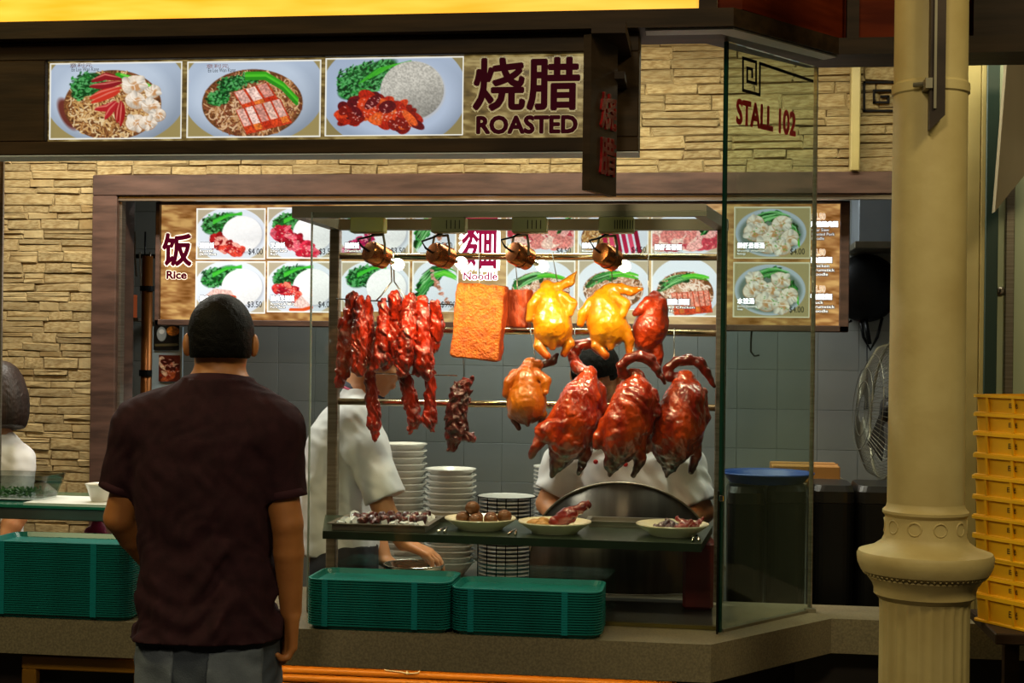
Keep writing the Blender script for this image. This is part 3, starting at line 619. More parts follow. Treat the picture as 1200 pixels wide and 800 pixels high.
for x, y, r in ((99, 27, 14), (121, 35, 9), (101, 45, 12), (119, 52, 11), (127, 62, 9), (102, 71, 12), (115, 71, 10)): A.wonton(x, y, r, A.r.uniform(-.5, .5))
A.border(); A.mesh('dish_photo', *rect(58, 73, 213, 163, YS + .009), pm, sg)
A = Art(157, 90, 1.3, '#9a8a58', 21); A.ell(78, 36, 84, 62, '#aebdd2', shade=.25); A.ell(76, 44, 70, 50, '#bccadd', shade=.2, soft=10); A.noodles(77, 50, 59, 40, 340, ('#c79a6c', '#b07a48', '#8a4c30', '#dcb890', '#6a3420'))
A.leaves(36, 44, 14, 9, 110); A.leaves(52, 28, 18, 9, 130); A.leaves(74, 20, 16, 6, 90)
for o in (-3, 0, 3): A.stroke([(70, 18 + o), (92, 18 + o), (112, 30 + o), (129, 48 + o)], 4, ['#35a01c', '#4fc02a', '#2a8a1c'][(o + 3) // 3])
A.slices((55, 37), (40, -11), (13, 20), 3); A.slices((58, 58), (52, -13), (13, 27), 5); A.border(); A.mesh('dish_photo', *rect(219, 71, 376, 161, YS + .009), pm, sg)
A = Art(162, 92, 1.3, '#8a7c50', 31); A.ell(80, 42, 86, 66, '#a2b2ca', shade=.2); A.ell(84, 48, 70, 48, '#aebdd4', soft=14); A.leaves(42, 26, 30, 18, 340); A.leaves(30, 38, 17, 12, 160); A.leaves(62, 12, 22, 8, 120)
for k in range(6): A.stroke([(40 + 4 * k, 30 - 2 * k), (60 + 4 * k, 14 - k), (100, 5 + k * .4)], 2.2, ['#2f9a22', '#46b82c'][k % 2], .8)
A.rice(102, 39, 37, 34, '#bdbab0', .3, .3); A.meat([(26, 66), (50, 56), (70, 64), (98, 74)], 26, 150, ('#a8200f', '#c83a18', '#7a120c', '#d85a24', '#5a0c14')); A.border(); A.mesh('dish_photo', *rect(381, 67, 543, 159, YS + .009), pm, sg)
cream_h = emis_mat('pale_letter_outline', '#a59a74', .6)
wall_text('lettering', '烧腊', 554, 67, 680, 130, YS + .009, letter_dark, sg, .028, halo=cream_h, hoff=.03)
wall_text('lettering', 'ROASTED', 558, 135, 677, 157, YS + .009, letter_dark, sg, .05, halo=cream_h, hoff=.04)
for (x, y, rt) in ((80, 83, 0), (240, 84, 0)):
    wall_text('caption', 'Ee Lee Wan Kang', x + 4, y - 4, x + 36, y + 2, YS + .008, MATS['dark_blue_rim'], sg); wall_text('caption', '意利元', x + 2, y - 9, x + 28, y - 4, YS + .008, mat('faded_red_print%d' % x, '#b06a78', rough=.4), sg)
# the small board that juts out below the beam
jb = thing('projecting_sign', 'narrow dark board with raised red characters jutting out from the signboard', 'sign', (-.27, 3.78, 2.03))
pa = P(691, 222, 3.70); pb = P(722, 231, 3.86); pa.z = pb.z = (pa.z + pb.z) / 2; dv = (pb - pa).normalized(); nv = Vector((dv.y, -dv.x, 0)); zt_ = P(690, 42, 3.72).z
MB().prism([pa, pb, pb + Vector((0, 0, zt_ - pa.z)), pa + Vector((0, 0, zt_ - pa.z))], -nv * .022).build('board', wood, jb)
MB().box(Vector(pb) + Vector((-.02, -.02, zt_ - pa.z - .09)), Vector((pb.x + .02, 3.99, zt_ - .07))).box(Vector(pa) + Vector((.0, -.01, zt_ - pa.z)), Vector((pb.x + .03, 3.99, zt_ + .03))).build('bracket', wood, jb)
for ch, f0, f1 in (('烧', .34, .58), ('腊', .63, .88)):
    h = zt_ - pa.z; lettering('raised_character', ch, pa + dv * .055 + Vector((0, 0, h * (1 - f1))), dv * .1, Vector((0, 0, h * (f1 - f0))), red_l, jb, .02, .06, nrm=nv)
# ---------------------------------------------------------------- menu lightbox
mb = thing('menu_lightbox', 'long backlit menu board with dish photos above the kitchen opening', 'menu board', (-1.0, YM, 1.66))
mx0, mx1 = P(183, 310, YM).x, P(995, 310, YM).x; mz1, mz0 = P(590, 236, YM).z, P(590, 385, YM).z
MB().box((mx0, YM + .012, mz0), (mx1, YM + .12, mz1)).build('case', wood, mb)
for nm, a, b in (('rail', (mx0, mz1 - .012), (mx1, mz1)), ('rail', (mx0, mz0), (mx1, mz0 + .026)), ('stile', (mx0, mz0), (P(188, 300, YM).x, mz1)), ('stile', (P(984, 300, YM).x, mz0), (mx1, mz1))):
    MB().box((a[0], YM - .015, a[1]), (b[0], YM + .012, b[1]), bev=.003).build(nm, frame_m, mb)
gx0, gx1 = P(187, 300, YM).x, P(986, 300, YM).x
G = goldbg(800, 142, 77, '#96683a', '#c39a5c', '#6e4318', 4)
lr = np.clip((G.x - 210) / 250, 0, 1) * np.clip((690 - G.x) / 60, 0, 1); G.put(lr * .55, '#f2dcae')
G.mesh('backlit_panel', (gx0, YM + .011, mz1 - .01), (gx1, YM + .011, mz1 - .01), (gx0, YM + .011, mz0 + .024), pmm, mb)
white_t = emis_mat('white_print', (1, 1, 1), .95); ink = mat('dark_print', '#2a2e3a', rough=.5); maroon = mat('maroon_print', '#6a0f2c', rough=.5, emit='#6a0f2c', estr=.5)
pinkp = emis_mat('magenta_print', '#a01a4c', .75); halo_w = emis_mat('cream_outline_print', '#e8dccb', .85)
GOLD = '#c8ae78'
def plate(A, col='#dfe6ee', cx=None): A.ell(A.w / 2, A.h * .52, A.w * .52, A.h * .54, col, shade=.08)
def cell(kind, x0, y0, x1, y1, seed):
    w, h = x1 - x0, y1 - y0; A = Art(w, h, 1.25, '#b8ab90', seed); plate(A); q = w / 80
    if kind in ('duck', 'siu', 'pork', 'mix', 'drum', 'veg_rice'):
        A.leaves(20 * q, 20, 15 * q, 12, 130); A.leaves(32 * q, 12, 13 * q, 6, 60)
        for k in range(5): A.stroke([(20 * q, 18 - k), (36 * q, 9 - k * .4), (52 * q, 5 + k * .7)], 1.8, ['#2fae2a', '#55d040'][k % 2], .9)
        A.rice(53 * q, 30, 23 * q, 21, '#f8f8f6', .1, .05)
        if kind == 'duck': A.meat([(20, 36), (34, 44), (50, 50)], 14, 60, ('#b01c20', '#d04030', '#8a1014', '#e8a090'))
        if kind == 'siu': A.meat([(14 * q, 28), (30 * q, 42), (50 * q, 52)], 17, 80, ('#b81830', '#d8304a', '#8c1020', '#e06070'))
        if kind == 'drum': A.meat([(8 * q, 50), (30 * q, 40), (40 * q, 14)], 13, 60, ('#b01c50', '#c83468', '#7a1440', '#d88aa0'))
        if kind == 'pork': A.poly([(12, 40), (22, 32), (42, 34), (46, 42), (12, 47)], '#e8bcb0', speck=.3); A.stroke([(12, 44), (30, 40), (46, 42)], 4, '#c84420')
        if kind == 'mix': A.meat([(6, 32), (28, 33), (36, 42)], 12, 50, ('#b81c2c', '#d84038', '#9a1020', '#e87860')); A.poly([(30, 52), (40, 40), (52, 52), (46, 57)], '#ecccc0', speck=.3); A.stroke([(28, 57), (42, 57), (52, 54)], 4, '#d8501c')
    elif kind == 'veg': A.greens(4, h * .7, w * .95, h * .3, 15, 110, True); A.meat([(w * .4, 12), (w * .75, 48)], 6, 26, ('#c89a8a', '#a87058'))
    elif kind in ('noodle', 'noodle2', 'noodle3'):
        A.noodles(w * .5, h * .6, w * .42, h * .38, 160, ('#e8c8b0', '#c89878', '#f0dccb', '#b07858')); A.greens(10, h * .5, w * .85, h * .35, 7, 30, True)
        if kind == 'noodle2': A.slices((w * .3, h * .6), (w * .55, -4), (4, h * .36), 7, '#d88a74')
        if kind == 'noodle': A.meat([(w * .3, h * .7), (w * .6, h * .75)], 13, 34, ('#e0a898', '#d88a78', '#f0ccc0'))
    elif kind == 'meat': A.meat([(8, h * .5), (w * .4, h * .6), (w * .9, h * .55)], 26, 110, ('#d88078', '#e8a8a0', '#b8404c', '#f0c8b8')); A.greens(w * .75, h * .5, w, h * .2, 5, 16, False)
    elif kind == 'siu_noodle': A.noodles(w * .3, h * .6, w * .25, h * .4, 60); [A.stroke([(w * (.35 + .09 * k), h * .35), (w * (.42 + .09 * k), h * .9)], 5, ['#b01c44', '#d84868', '#8c1030'][k % 3]) for k in range(6)]; A.greens(w * .75, h * .3, w * .95, h * .5, 6, 16, False)
    else:      # soups
        A = Art(w, h, 1.25, '#a8966a', seed); A.ell(w * .48, h * .5, w * .46, h * .46, '#b4bcc8'); A.ell(w * .48, h * .52, w * .41, h * .39, '#6d7a70', soft=3); A.greens(w * .25, h * .3, w * .8, h * .25, 7, 60, False); A.greens(w * .75, h * .4, w * .85, h * .75, 5, 26, True)
        for x, y, r in ((.28, .3, 10), (.25, .5, 11), (.5, .5, 11), (.62, .32, 11), (.72, .6, 11), (.42, .72, 12), (.62, .78, 11), (.36, .42, 8)): A.wonton(x * w, y * h, r * w / 90, A.r.uniform(-.6, .6))
        for k in range(40): A.ell(A.r.uniform(.2, .75) * w, A.r.uniform(.25, .85) * h, .8, .6, '#5a9a3c')
    return A
cells = [('duck', 230, 244, 311, 304), ('siu', 313, 243, 394, 303), ('pork', 229, 306, 311, 367), ('mix', 313, 306, 394, 366), ('drum', 399, 270, 480, 302), ('veg_rice', 399, 306, 480, 365),
         ('noodle', 483, 262, 535, 301), ('veg', 483, 306, 537, 365), ('meat', 597, 262, 672, 300), ('noodle', 593, 305, 674, 364), ('siu_noodle', 677, 250, 760, 299), ('noodle3', 677, 304, 760, 363), ('meat', 763, 250, 842, 298), ('noodle2', 763, 303, 842, 371),
         ('soup', 860, 242, 950, 303), ('soup', 859, 307, 949, 372)]
cells[4] = ('drum', 399, 242, 480, 302); cells[6] = ('veg', 483, 242, 535, 301); cells[8] = ('meat', 593, 241, 674, 301)
for i, (k, x0, y0, x1, y1) in enumerate(cells):
    A = cell(k, x0, y0, x1, y1, 200 + 13 * i); A.border(col='#fdfaf0' if i < 14 else '#e4d8b8'); A.mesh('dish_photo', *rect(x0, y0, x1, y1, YM + .009), pmm if i < 14 else pm, mb)
def mt(s, x0, y0, x1, y1, m=ink, **k): return wall_text('lettering', s, x0, y0, x1, y1, YM + .009, m, mb, **k)
mt('饭', 190, 273, 225, 312, maroon, offset=.036, halo=halo_w, hoff=.035); mt('Rice', 195, 317, 219, 327, maroon, offset=.05, halo=halo_w, hoff=.05)
mt('麵', 541, 250, 583, 315, pinkp, offset=.015, halo=white_t, hoff=.1); mt('Noodle', 543, 319, 583, 328, pinkp, offset=.035, halo=white_t, hoff=.06)
for s, x, y in (('$4.00', 291, 291), ('$3.50', 374, 291), ('$3.50', 290, 353), ('$4.00', 373, 353), ('$3.50', 458, 290), ('$5.00', 513, 284), ('$9.00', 517, 353), ('$4.50', 652, 290), ('$4.50', 740, 289), ('$4.00', 926, 291), ('$4.00', 925, 359)): mt(s, x, y, x + 17, y + 8, ink, offset=.005)
for s, e, x, y, w in (('燒鴨饭', 'Roasted\nDuck Rice', 234, 284, 17), ('叉燒饭', 'Char Siew\nRice', 317, 284, 17), ('燒肉饭', 'Roasted\nPork Rice', 234, 346, 17), ('燒肉叉燒饭', 'Roasted & BBQ\nPork Rice', 317, 346, 28), ('雞腿饭', 'Drumstick\nRice', 404, 284, 17), ('燒鴨麵', 'Roasted Duck\nNoodle', 682, 284, 20), ('鲜虾云吞麵', 'Shrimp Wanton\nNoodle', 767, 286, 32), ('燒雞麵', 'Roasted Chicken\nNoodle', 768, 350, 40), ('鲜虾云吞汤', 'Shrimp Wanton\nSoup', 864, 284, 32), ('水饺汤', 'Shrimp Dumpling\nSoup', 864, 349, 20)):
    mt(s, x, y, x + w, y + 7, white_t, offset=.012, halo=ink, hoff=.13); mt(e, x, y + 8.5, x + w * (1 if len(s) > 3 else 1.15), y + 15, white_t, halo=ink, hoff=.13)
for s, c, e, y in (('$4.50', '燒鴨燒肉麵', 'Char Siew\nRoasted Pork\nNoodle', 250), ('$4.50', '雞腿麵', 'Chicken\nDrumstick\nNoodle', 292), ('$5.50', '鴨腿麵', 'Duck\nDrumstick\nNoodle', 335)):
    mt(s, 951, y, 967, y + 8, ink, offset=.005, halo=halo_w, hoff=.05); mt(c, 950, y + 9, 982 if len(c) > 3 else 975, y + 16, white_t, offset=.012, halo=ink, hoff=.13); mt(e, 951, y + 17.5, 978, y + 31, white_t, halo=ink, hoff=.13)
# ---------------------------------------------------------------- angled glass screen of the stall
gl = thing('glass_screen', 'tall clear glass screen lettered STALL 102 standing on the angled counter end', 'glass screen', (.2, 4.33, CT))
gd = (GB - GA).normalized(); gn = Vector((gd.y, -gd.x, 0)); ZG = 2.472
MB().prism([GA + UP * (CT + .008), GB + UP * (CT + .008), GB + UP * ZG, GA + UP * ZG], -gn * .008).build('pane', glassg, gl)
MB().prism([GA + UP * CT - gn * .001 - gd * .011, GA + UP * CT - gn * .011 - gd * .011, GA + UP * CT - gn * .011 - gd * .001, GA + UP * CT - gn * .001 - gd * .001], (0, 0, ZG - CT)).build('edge_strip', glass_edge, gl)
MB().prism([GB + UP * CT + gd * .001, GB + UP * CT + gd * .008, GB + UP * CT + gd * .008 - gn * .012, GB + UP * CT + gd * .001 - gn * .012], (0, 0, ZG - CT)).build('edge_strip', steel, gl)
MB().prism([GA + UP * CT + gn * .004, GB + UP * CT + gn * .004, GB + UP * (CT + .008) + gn * .004, GA + UP * (CT + .008) + gn * .004], -gn * .02).build('channel', steeld, gl)
MB().box(GB + Vector((-.02, -.02, CT)), GB + Vector((.015, .015, CT + .012))).build('foot_bracket', steeld, gl)
def onglass(px, py, lift=.0012):
    d = ray(px, py); o = Vector((0, 0, EYE)); t = (GA - o).dot(gn) / d.dot(gn); p = o + d * t; return p + gn * lift
def flat_strokes(pts, w, nrm, dep=0.):      # ribbon of boxes following a polyline on a plane
    m = MB()
    for a, b in zip(pts[:-1], pts[1:]):
        t = (b - a).normalized(); s_ = t.cross(nrm).normalized() * (w / 2); e = t * (w / 2); (m.add([a - e - s_, b + e - s_, b + e + s_, a - e + s_], [(0, 1, 2, 3)]) if not dep else m.prism([a - e - s_, b + e - s_, b + e + s_, a - e + s_], -nrm * dep))
    return m
mz = [(553, 248), (392, 194), (391, 290), (340, 276), (340, 178), (380, 190), (380, 256), (353, 249), (353, 208), (368, 212), (368, 234)]
ink_b = mat('black_vinyl', '#120d0b', rough=.6, spec=.1)
flat_strokes([onglass(740 + x / 2.609, y / 2.609) for x, y in mz], .0095, gn).build('fret_motif', ink_b, gl)
a = onglass(862, 142); b = onglass(932, 164); c = onglass(862, 111); vinyl = mat('red_vinyl', '#a81c1c', rough=.4)
ex = gd * (b - a).dot(gd); lettering('lettering', 'STALL 102', Vector((a.x, a.y, (a.z + b.z) / 2)), ex, UP * (c.z - a.z), vinyl, gl, .045, nrm=gn, lift=.0005)
mz = [(815, 251), (712, 251), (712, 338), (815, 338)]; mz2 = [(815, 276), (742, 276), (742, 312), (786, 312), (786, 294), (764, 294)]
wm = thing('wall_fret_motif', 'black square fret motif fixed on the stone wall by the column', 'wall motif', P(1040, 112, 5.86))
for q in (mz, mz2): flat_strokes([P(740 + x / 2.609, y / 2.609, 5.877) for x, y in q], .0085, Vector((0, -1, 0)), .010).build('fret', ink_b, wm)
# ---------------------------------------------------------------- column
YC = 3.6; cc = P(1087, 400, YC); k_ = 1 / SCL(1087, YC); zc = lambda y: P(1087, y, YC).z
co = thing('column', 'cream plaster column with a fluted pedestal and round ledge beside the counter', 'column', (cc.x, cc.y, 0))
prof = [(44 * k_, zc(590)), (43 * k_, zc(380)), (42.3 * k_, zc(113)), (44.5 * k_, zc(111)), (44.5 * k_, zc(101)), (42 * k_, zc(98)), (41.5 * k_, 3.6)]
autosmooth(MB().lathe(prof, (cc.x, cc.y, 0), 56).build('shaft', column_m, co))
prof = [(73 * k_, zc(669)), (77 * k_, zc(660)), (78 * k_, zc(650)), (76 * k_, zc(646)), (60 * k_, zc(641)), (50 * k_, zc(634)), (47 * k_, zc(628)), (46 * k_, zc(605)), (49 * k_, zc(601)), (49 * k_, zc(598)), (45 * k_, zc(594)), (44 * k_, zc(589))]
bmo = autosmooth(MB().lathe(prof, (cc.x, cc.y, 0), 56).build('base_moulding', column_m, co))
prof = [(52 * k_, zc(702)), (58 * k_, zc(696)), (58 * k_, zc(690)), (60 * k_, zc(684)), (66 * k_, zc(676)), (66 * k_, zc(673)), (73 * k_, zc(669))]
lmo = autosmooth(MB().lathe(prof, (cc.x, cc.y, 0), 56).build('ledge_moulding', column_m, co))
autosmooth(MB().lathe([(53 * k_, 0), (53 * k_, .08), (51.5 * k_, .1), (51.5 * k_, zc(716)), (52 * k_, zc(702))], (cc.x, cc.y, 0), 144, flute=lambda i, q: (1 - .055 * abs(math.sin(q * 12)) ** .6) if i in (2, 3) else 1).build('fluted_pedestal', column_m, co), .9)
bd = MB()
for i in range(64):
    q = 2 * math.pi * i / 64; p = Vector((cc.x + 69 * k_ * math.cos(q), cc.y + 69 * k_ * math.sin(q), zc(671.5))); r = .0052
    bd.add([p + Vector(v) * r for v in ((1, 0, 0), (-1, 0, 0), (0, 1, 0), (0, -1, 0), (0, 0, 1), (0, 0, -1))], [(0, 2, 4), (2, 1, 4), (1, 3, 4), (3, 0, 4), (2, 0, 5), (1, 2, 5), (3, 1, 5), (0, 3, 5)])
bd.build('bead_course', column_m, lmo, True)['kind'] = 'stuff'
for i in range(10):
    q = 2 * math.pi * i / 10 - 1.35; n = Vector((math.cos(q), math.sin(q), 0)); t = Vector((-n.y, n.x, 0)); c0 = Vector((cc.x, cc.y, zc(616))) + n * 46.3 * k_
    pts = [c0 + (t * math.cos(w) + UP * math.sin(w)) * .016 - n * (.0022 * math.cos(w) ** 2) for w in [j * math.pi / 6 for j in range(13)]]; MB().tube(pts, .0028, 6, cap=False).build('roundel', column_m, bmo, True)
br = thing('steel_hanger', 'dark steel bar clamped to the column below the ceiling', 'bracket', (P(1100, 100, 3.472).x, 3.49, P(1100, 150, 3.472).z))
a = P(1090, 100, 3.472); b = P(1108, 100, 3.472); zt0 = P(1099, 152, 3.472).z
MB().prism([(a.x, 3.472, zt0), (b.x, 3.472, zt0 + .035), (b.x, 3.472, 3.4), (a.x, 3.472, 3.4)], (0, .03, 0)).build('bar', mat('rusty_dark_steel', '#2a211b', '#40332a', .5, metal=.6, scale=8), br)
MB().box((a.x + .008, 3.466, zt0 + .05), (a.x + .014, 3.472, 3.4)).build('seam', steeld, br)
cb = MB(); cb.tube([(P(1072, 98, 3.49).x, 3.508, P(1072, 98, 3.49).z), (a.x, 3.49, P(1090, 98, 3.49).z)], .006, 8); cb.box((a.x - .012, 3.46, P(1090, 104, 3.472).z), (a.x + .004, 3.525, P(1090, 92, 3.472).z)); cb.build('clamp', steeld, br)
# ================================================================ DISPLAY CABINET
def Yc(X): return 4.18 - .035 * X
CXL, CXR = -1.235, .02; ZT = 2.005; YP = 4.655
cab = thing('roast_display_cabinet', 'steel-framed glass cabinet with hanging rods for the roast meats', 'display cabinet', (-.58, 4.42, CT))
def pt(px, py): # on the cabinet's front plane
    X = -.5
    for _ in range(4): X = P(px, py, Yc(X)).x
    return P(px, py, Yc(X))
a = pt(342, 247); b = pt(828, 247); zt1 = pt(600, 240).z; zt0 = pt(600, 254).z
MB().prism([(a.x, a.y, zt0), (b.x, b.y, zt0), (b.x, b.y, zt1), (a.x, a.y, zt1)], (0, .03, 0)).build('front_rail', steeld, cab)
pl = P(392, 400, YP).x; pr = P(845, 400, YP).x
MB().prism([(a.x, a.y + .03, zt0), (a.x + .035, a.y + .03, zt0), (pl + .018, YP + .02, zt0), (pl - .018, YP + .02, zt0)], (0, 0, zt1 - zt0)).build('side_rail', steeld, cab)
MB().prism([(b.x - .035, b.y + .03, zt0), (b.x, b.y + .03, zt0), (pr + .02, YP + .02, zt0), (pr - .018, YP + .02, zt0)], (0, 0, zt1 - zt0)).build('side_rail', steeld, cab)
MB().box((pl, YP - .02, zt0), (pr, YP + .02, zt1 - .0)).build('rear_rail', steeld, cab)
MB().box((pl - .017, YP - .018, CT), (pl + .017, YP + .018, zt0), bev=.003).build('post', steel, cab); MB().box((pr - .017, YP - .018, CT), (pr + .017, YP + .018, zt0), bev=.003).build('post', steel, cab)
ROD = []
for y, yl, yr in ((300, 302, 299), (388, 388, 388), (474, 470, 478)):
    p = P(398, yl, YP); q = P(838, yr, YP); z = (p.z + q.z) / 2; ROD.append(z); MB().tube([(pl, YP, z), (pr, YP, z)], .0115, 14).build('hanging_rod', rodm, cab, True)
# dish shelf and panes
a = pt(378, 622); b = pt(822, 637); SZ = (a.z + b.z) / 2; a.z = b.z = SZ
MB().prism([(a.x, a.y, SZ - .024), (b.x, b.y, SZ - .024), (pr - .02, YP - .02, SZ - .024), (pl - .02, YP - .02, SZ - .024)], (0, 0, .024)).build('dish_shelf', mat('green_edged_steel', '#5b6b57', '#4a5947', .3, metal=.9, scale=4), cab)
g0 = pt(365, 400); g1 = Vector((pr, Yc(pr), 0))
MB().prism([(g0.x, g0.y - .012, CT + .01), (g1.x, g1.y - .012, CT + .01), (g1.x, g1.y - .012, zt1 - .02), (g0.x, g0.y - .012, zt1 - .02)], (0, .006, 0)).build('front_pane', glass, cab); fpane = cab.children[-1] if False else [o for o in bpy.data.objects if o.name == 'front_pane'][0]
MB().prism([(g0.x - .002, g0.y - .014, CT + .01), (g0.x + .002, g0.y - .014, CT + .01), (g0.x + .002, g0.y - .014, zt1 - .02), (g0.x - .002, g0.y - .014, zt1 - .02)], (0, .01, 0)).build('pane_edge', mat('pale_glass_edge', '#8a968f', rough=.2), fpane)
MB().prism([(g0.x, g0.y - .018, CT + .001), (g1.x, g1.y - .018, CT + .001), (g1.x, g1.y - .018, CT + .012), (g0.x, g0.y - .018, CT + .012)], (0, .018, 0)).build('bottom_channel', mat('brass_channel', '#6d6232', rough=.35, metal=.8), cab)
MB().prism([(g0.x + .01, g0.y + .008, CT + .0005), (g1.x - .02, g1.y + .008, CT + .0005), (pr - .02, YP - .022, CT + .0005), (pl + .02, YP - .022, CT + .0005)], (0, 0, .004)).build('darkening_plate', mat('darkening_plate_finish', '#1d1b17', rough=.3, spec=.3), cab)  # dark sheet added over the worktop to darken the cabinet floor
# black corner strip with chrome catch
bs = thing('corner_panel', 'black corner strip with chrome catch at the foot of the glass', 'corner panel', (GA.x - .025, GA.y, CT))
x0 = P(840, 650, 4.12).x; zq = P(846, 574, 4.12).z
MB().box((x0, 4.10, CT), (GA.x - .013, 4.135, zq), bev=.004).build('strip', black, bs); MB().box((x0 + .004, 4.09, zq - .03), (x0 + .017, 4.10, zq - .012), bev=.002).build('catch', chrome, bs)
rp_ = tag(MB().box((x0 - .10, 4.45, CT + .005), (x0 - .005, 4.60, SZ - .03), bev=.01).build('red_canister', mat('dark_red_plastic', '#6d1a1a', '#571313', .4, scale=6)), 'dark red canister standing under the dish shelf by the corner', 'canister')
# ---------------------------------------------------------------- heat lamps under the front rail
lamps = [(430, 254, 437, 297, 467, 310), (525, 254, 513, 298, 541, 308), (620, 254, 607, 298, 636, 312), (722, 254, 710, 299, 732, 312)]
for i, (bx, by, hx_, hy, gx, gy) in enumerate(lamps):
    lp = thing('heat_lamp', ['copper heat lamp on a yellowed box nearest the barbecued pork', 'copper heat lamp above the golden roast pork slab', 'copper heat lamp between the pork slab and the chickens', 'copper heat lamp above the chicken with outstretched neck'][i], 'lamp', pt(bx, by), 'heat lamps over the roast meats')
    c = pt(bx, 263); bw = .052
    tbx = MB().box((c.x - bw, c.y - .003, c.z - .024), (c.x + bw, c.y + .05, c.z + .022), bev=.003).build('transformer_box', mat('yellowed_box', '#a39a3c', '#8f8a58', .5, scale=9) if i == 0 else boxm, lp)
    if i:
        for k in range(8 if i == 3 else 4): MB().box((c.x - .005 + k * (.0075 if i == 3 else .013), c.y - .0045, c.z - .013), (c.x - .0025 + k * (.0075 if i == 3 else .013), c.y - .0028, c.z + .013)).build('vent_slot', black if i == 3 else MATS['dark_stained_wood'], tbx)
    h = pt(hx_, hy) + Vector((0, .05, 0)); g = P(gx, gy, h.y + .07); ax = (g - h).normalized()
    lh = autosmooth(MB().lathe([(.012, -.036), (.03, -.034), (.034, -.026), (.034, .004), (.0365, .006), (.0365, .011), (.034, .013), (.034, .034), (.031, .034), (.028, .01), (0, .01)], h, 28, axis=ax).build('lamp_head', copper, lp))
    y0 = MB(); s_ = ax.cross(UP).normalized()
    for sg_ in (1, -1): y0.tube([h + s_ * .038 * sg_, h + s_ * .038 * sg_ + Vector((0, 0, .03)), Vector((h.x, h.y, h.z)) + s_ * .03 * sg_ + Vector((0, 0, .06))], .004, 6)
    y0.tube([h + s_ * .031 + Vector((0, 0, .06)), h - s_ * .031 + Vector((0, 0, .06))], .004, 6); y0.tube([h + Vector((0, 0, .06)), (h.x, h.y, c.z - .02)], .006, 8); y0.build('yoke', steeld, lp)
    MB().tube([h - ax * .036, h - ax * .05 + Vector((-.01, 0, .01)), h - ax * .05 + Vector((-.022, 0, .03)), h + Vector((-.02, -.01, .055)), Vector((h.x + .0, h.y - .01, c.z - .022))], .0035, 8).build('flex', black, lp, True)
    MB().lathe([(0, -.024), (.009, -.022), (.015, -.015), (.0185, -.005), (.018, .005), (.013, .013), (.007, .018), (0, .019)], g, 20, axis=ax).build('bulb', bulb_m, lh, True)
    MB().tube([h + ax * .008, g - ax * .022], .009, 10).build('lamp_neck', chrome, lh)
    L = light('heat_lamp_glow', 'SPOT', g + ax * .03, 8.2, (1.0, .75, .44), .03, target=g + Vector((0, .2, -.34)), spot=150, blend=.8); L.parent = lp; L.location = L.location - lp.location
# ================================================================ ROAST MEATS
YF = 4.556
def wpt(px, py, r=None, dy=0.): return P(px, py, YF + dy)
def meatf(name, label, cat, chains, m, group=None, res=.0033, k=.022, wob=.002, wl=.03, flat=1., seed=0, aniso=(1, 1, 1), extra=None, parts=(), fine=0., dya=0.):
    sh_ = lambda c: [(q[0], q[1], q[2], (q[3] if len(q) > 3 else 0) + dya) for q in c]
    chains = [sh_(c) for c in chains]; parts = [(n_, sh_(c), m_) for n_, c, m_ in parts]
    pts = [(wpt(q[0], q[1], 0, q[3] if len(q) > 3 else 0), q[2] / SCL(q[0], YF)) for c in chains for q in c]
    lo = np.min([np.array(p) - r for p, r in pts], 0) - .025; hi = np.max([np.array(p) + r for p, r in pts], 0) + .025; F = Field(lo, hi, res)
    for c in chains:
        pp = [wpt(q[0], q[1], 0, q[3] if len(q) > 3 else 0) for q in c]; rr = [q[2] / SCL(q[0], YF) for q in c]; F.chain(pp, rr, k if max(rr) > .045 else k * .32)
    if wob: F.wob(wob, wl, seed, aniso)
    if fine: F.wob(fine, .016, seed + 40)
    o = tag(F.build(name, m), label, cat, group)
    for pn_, c, pm_ in parts:
        pp = [wpt(q[0], q[1], 0, q[3] if len(q) > 3 else 0) for q in c]; rr = [q[2] / SCL(q[0], YF) for q in c]; G = Field(np.min([V3_(p) for p in pp], 0) - .045, np.max([V3_(p) for p in pp], 0) + .045, .003); G.chain(pp, rr, .006)
        if pn_ == 'head': G.ell(pp[0], (rr[0] * 1.2, rr[0], rr[0] * 1.1), None, .006)
        if wob: G.wob(wob * .6, .03, seed + 1)
        G.build(pn_, pm_, o)
    return o
def V3_(v): return np.array(v, float)
G_D = 'roast ducks hanging in the cabinet'; G_C = 'cooked chickens hanging in the cabinet'; G_S = 'strips of barbecued pork'
def hook(name, label, pts, r=.0016, grp='meat hooks'):
    t = MB().tube(pts, r, 6).build(name, mat('wire_' + str(len(bpy.data.materials)), '#9a948a', rough=.3, metal=1), None, True); return tag(t, label, 'hook', grp)
meatf('roast_duck', 'roast duck with one leg stretched out and its neck curled up behind', 'duck', [[(690, 438, 9), (685, 462, 20, -.01), (676, 490, 26.5, -.015), (666, 514, 24, -.015), (656, 538, 11, -.01), (646, 558, 2.5, -.01)], [(676, 470, 20, -.02), (667, 505, 20, -.02)], [(652, 500, 17, -.02), (638, 506, 10, -.035), (630, 521, 5, -.04), (622, 536, 3.5, -.04)], [(684, 508, 13), (686, 528, 8), (678, 555, 3.5)], [(700, 458, 11, .01), (705, 480, 8, .01), (700, 497, 5, .01)]], duck_m, G_D, wob=.0026, wl=.06, fine=.0011, seed=3, parts=[('neck', [(686, 438, 8), (676, 430, 7, .025), (671, 417, 6.5, .05), (678, 405, 7, .056), (692, 402, 6.5, .056), (701, 409, 5, .056), (706, 417, 2, .056)], duck_m)])
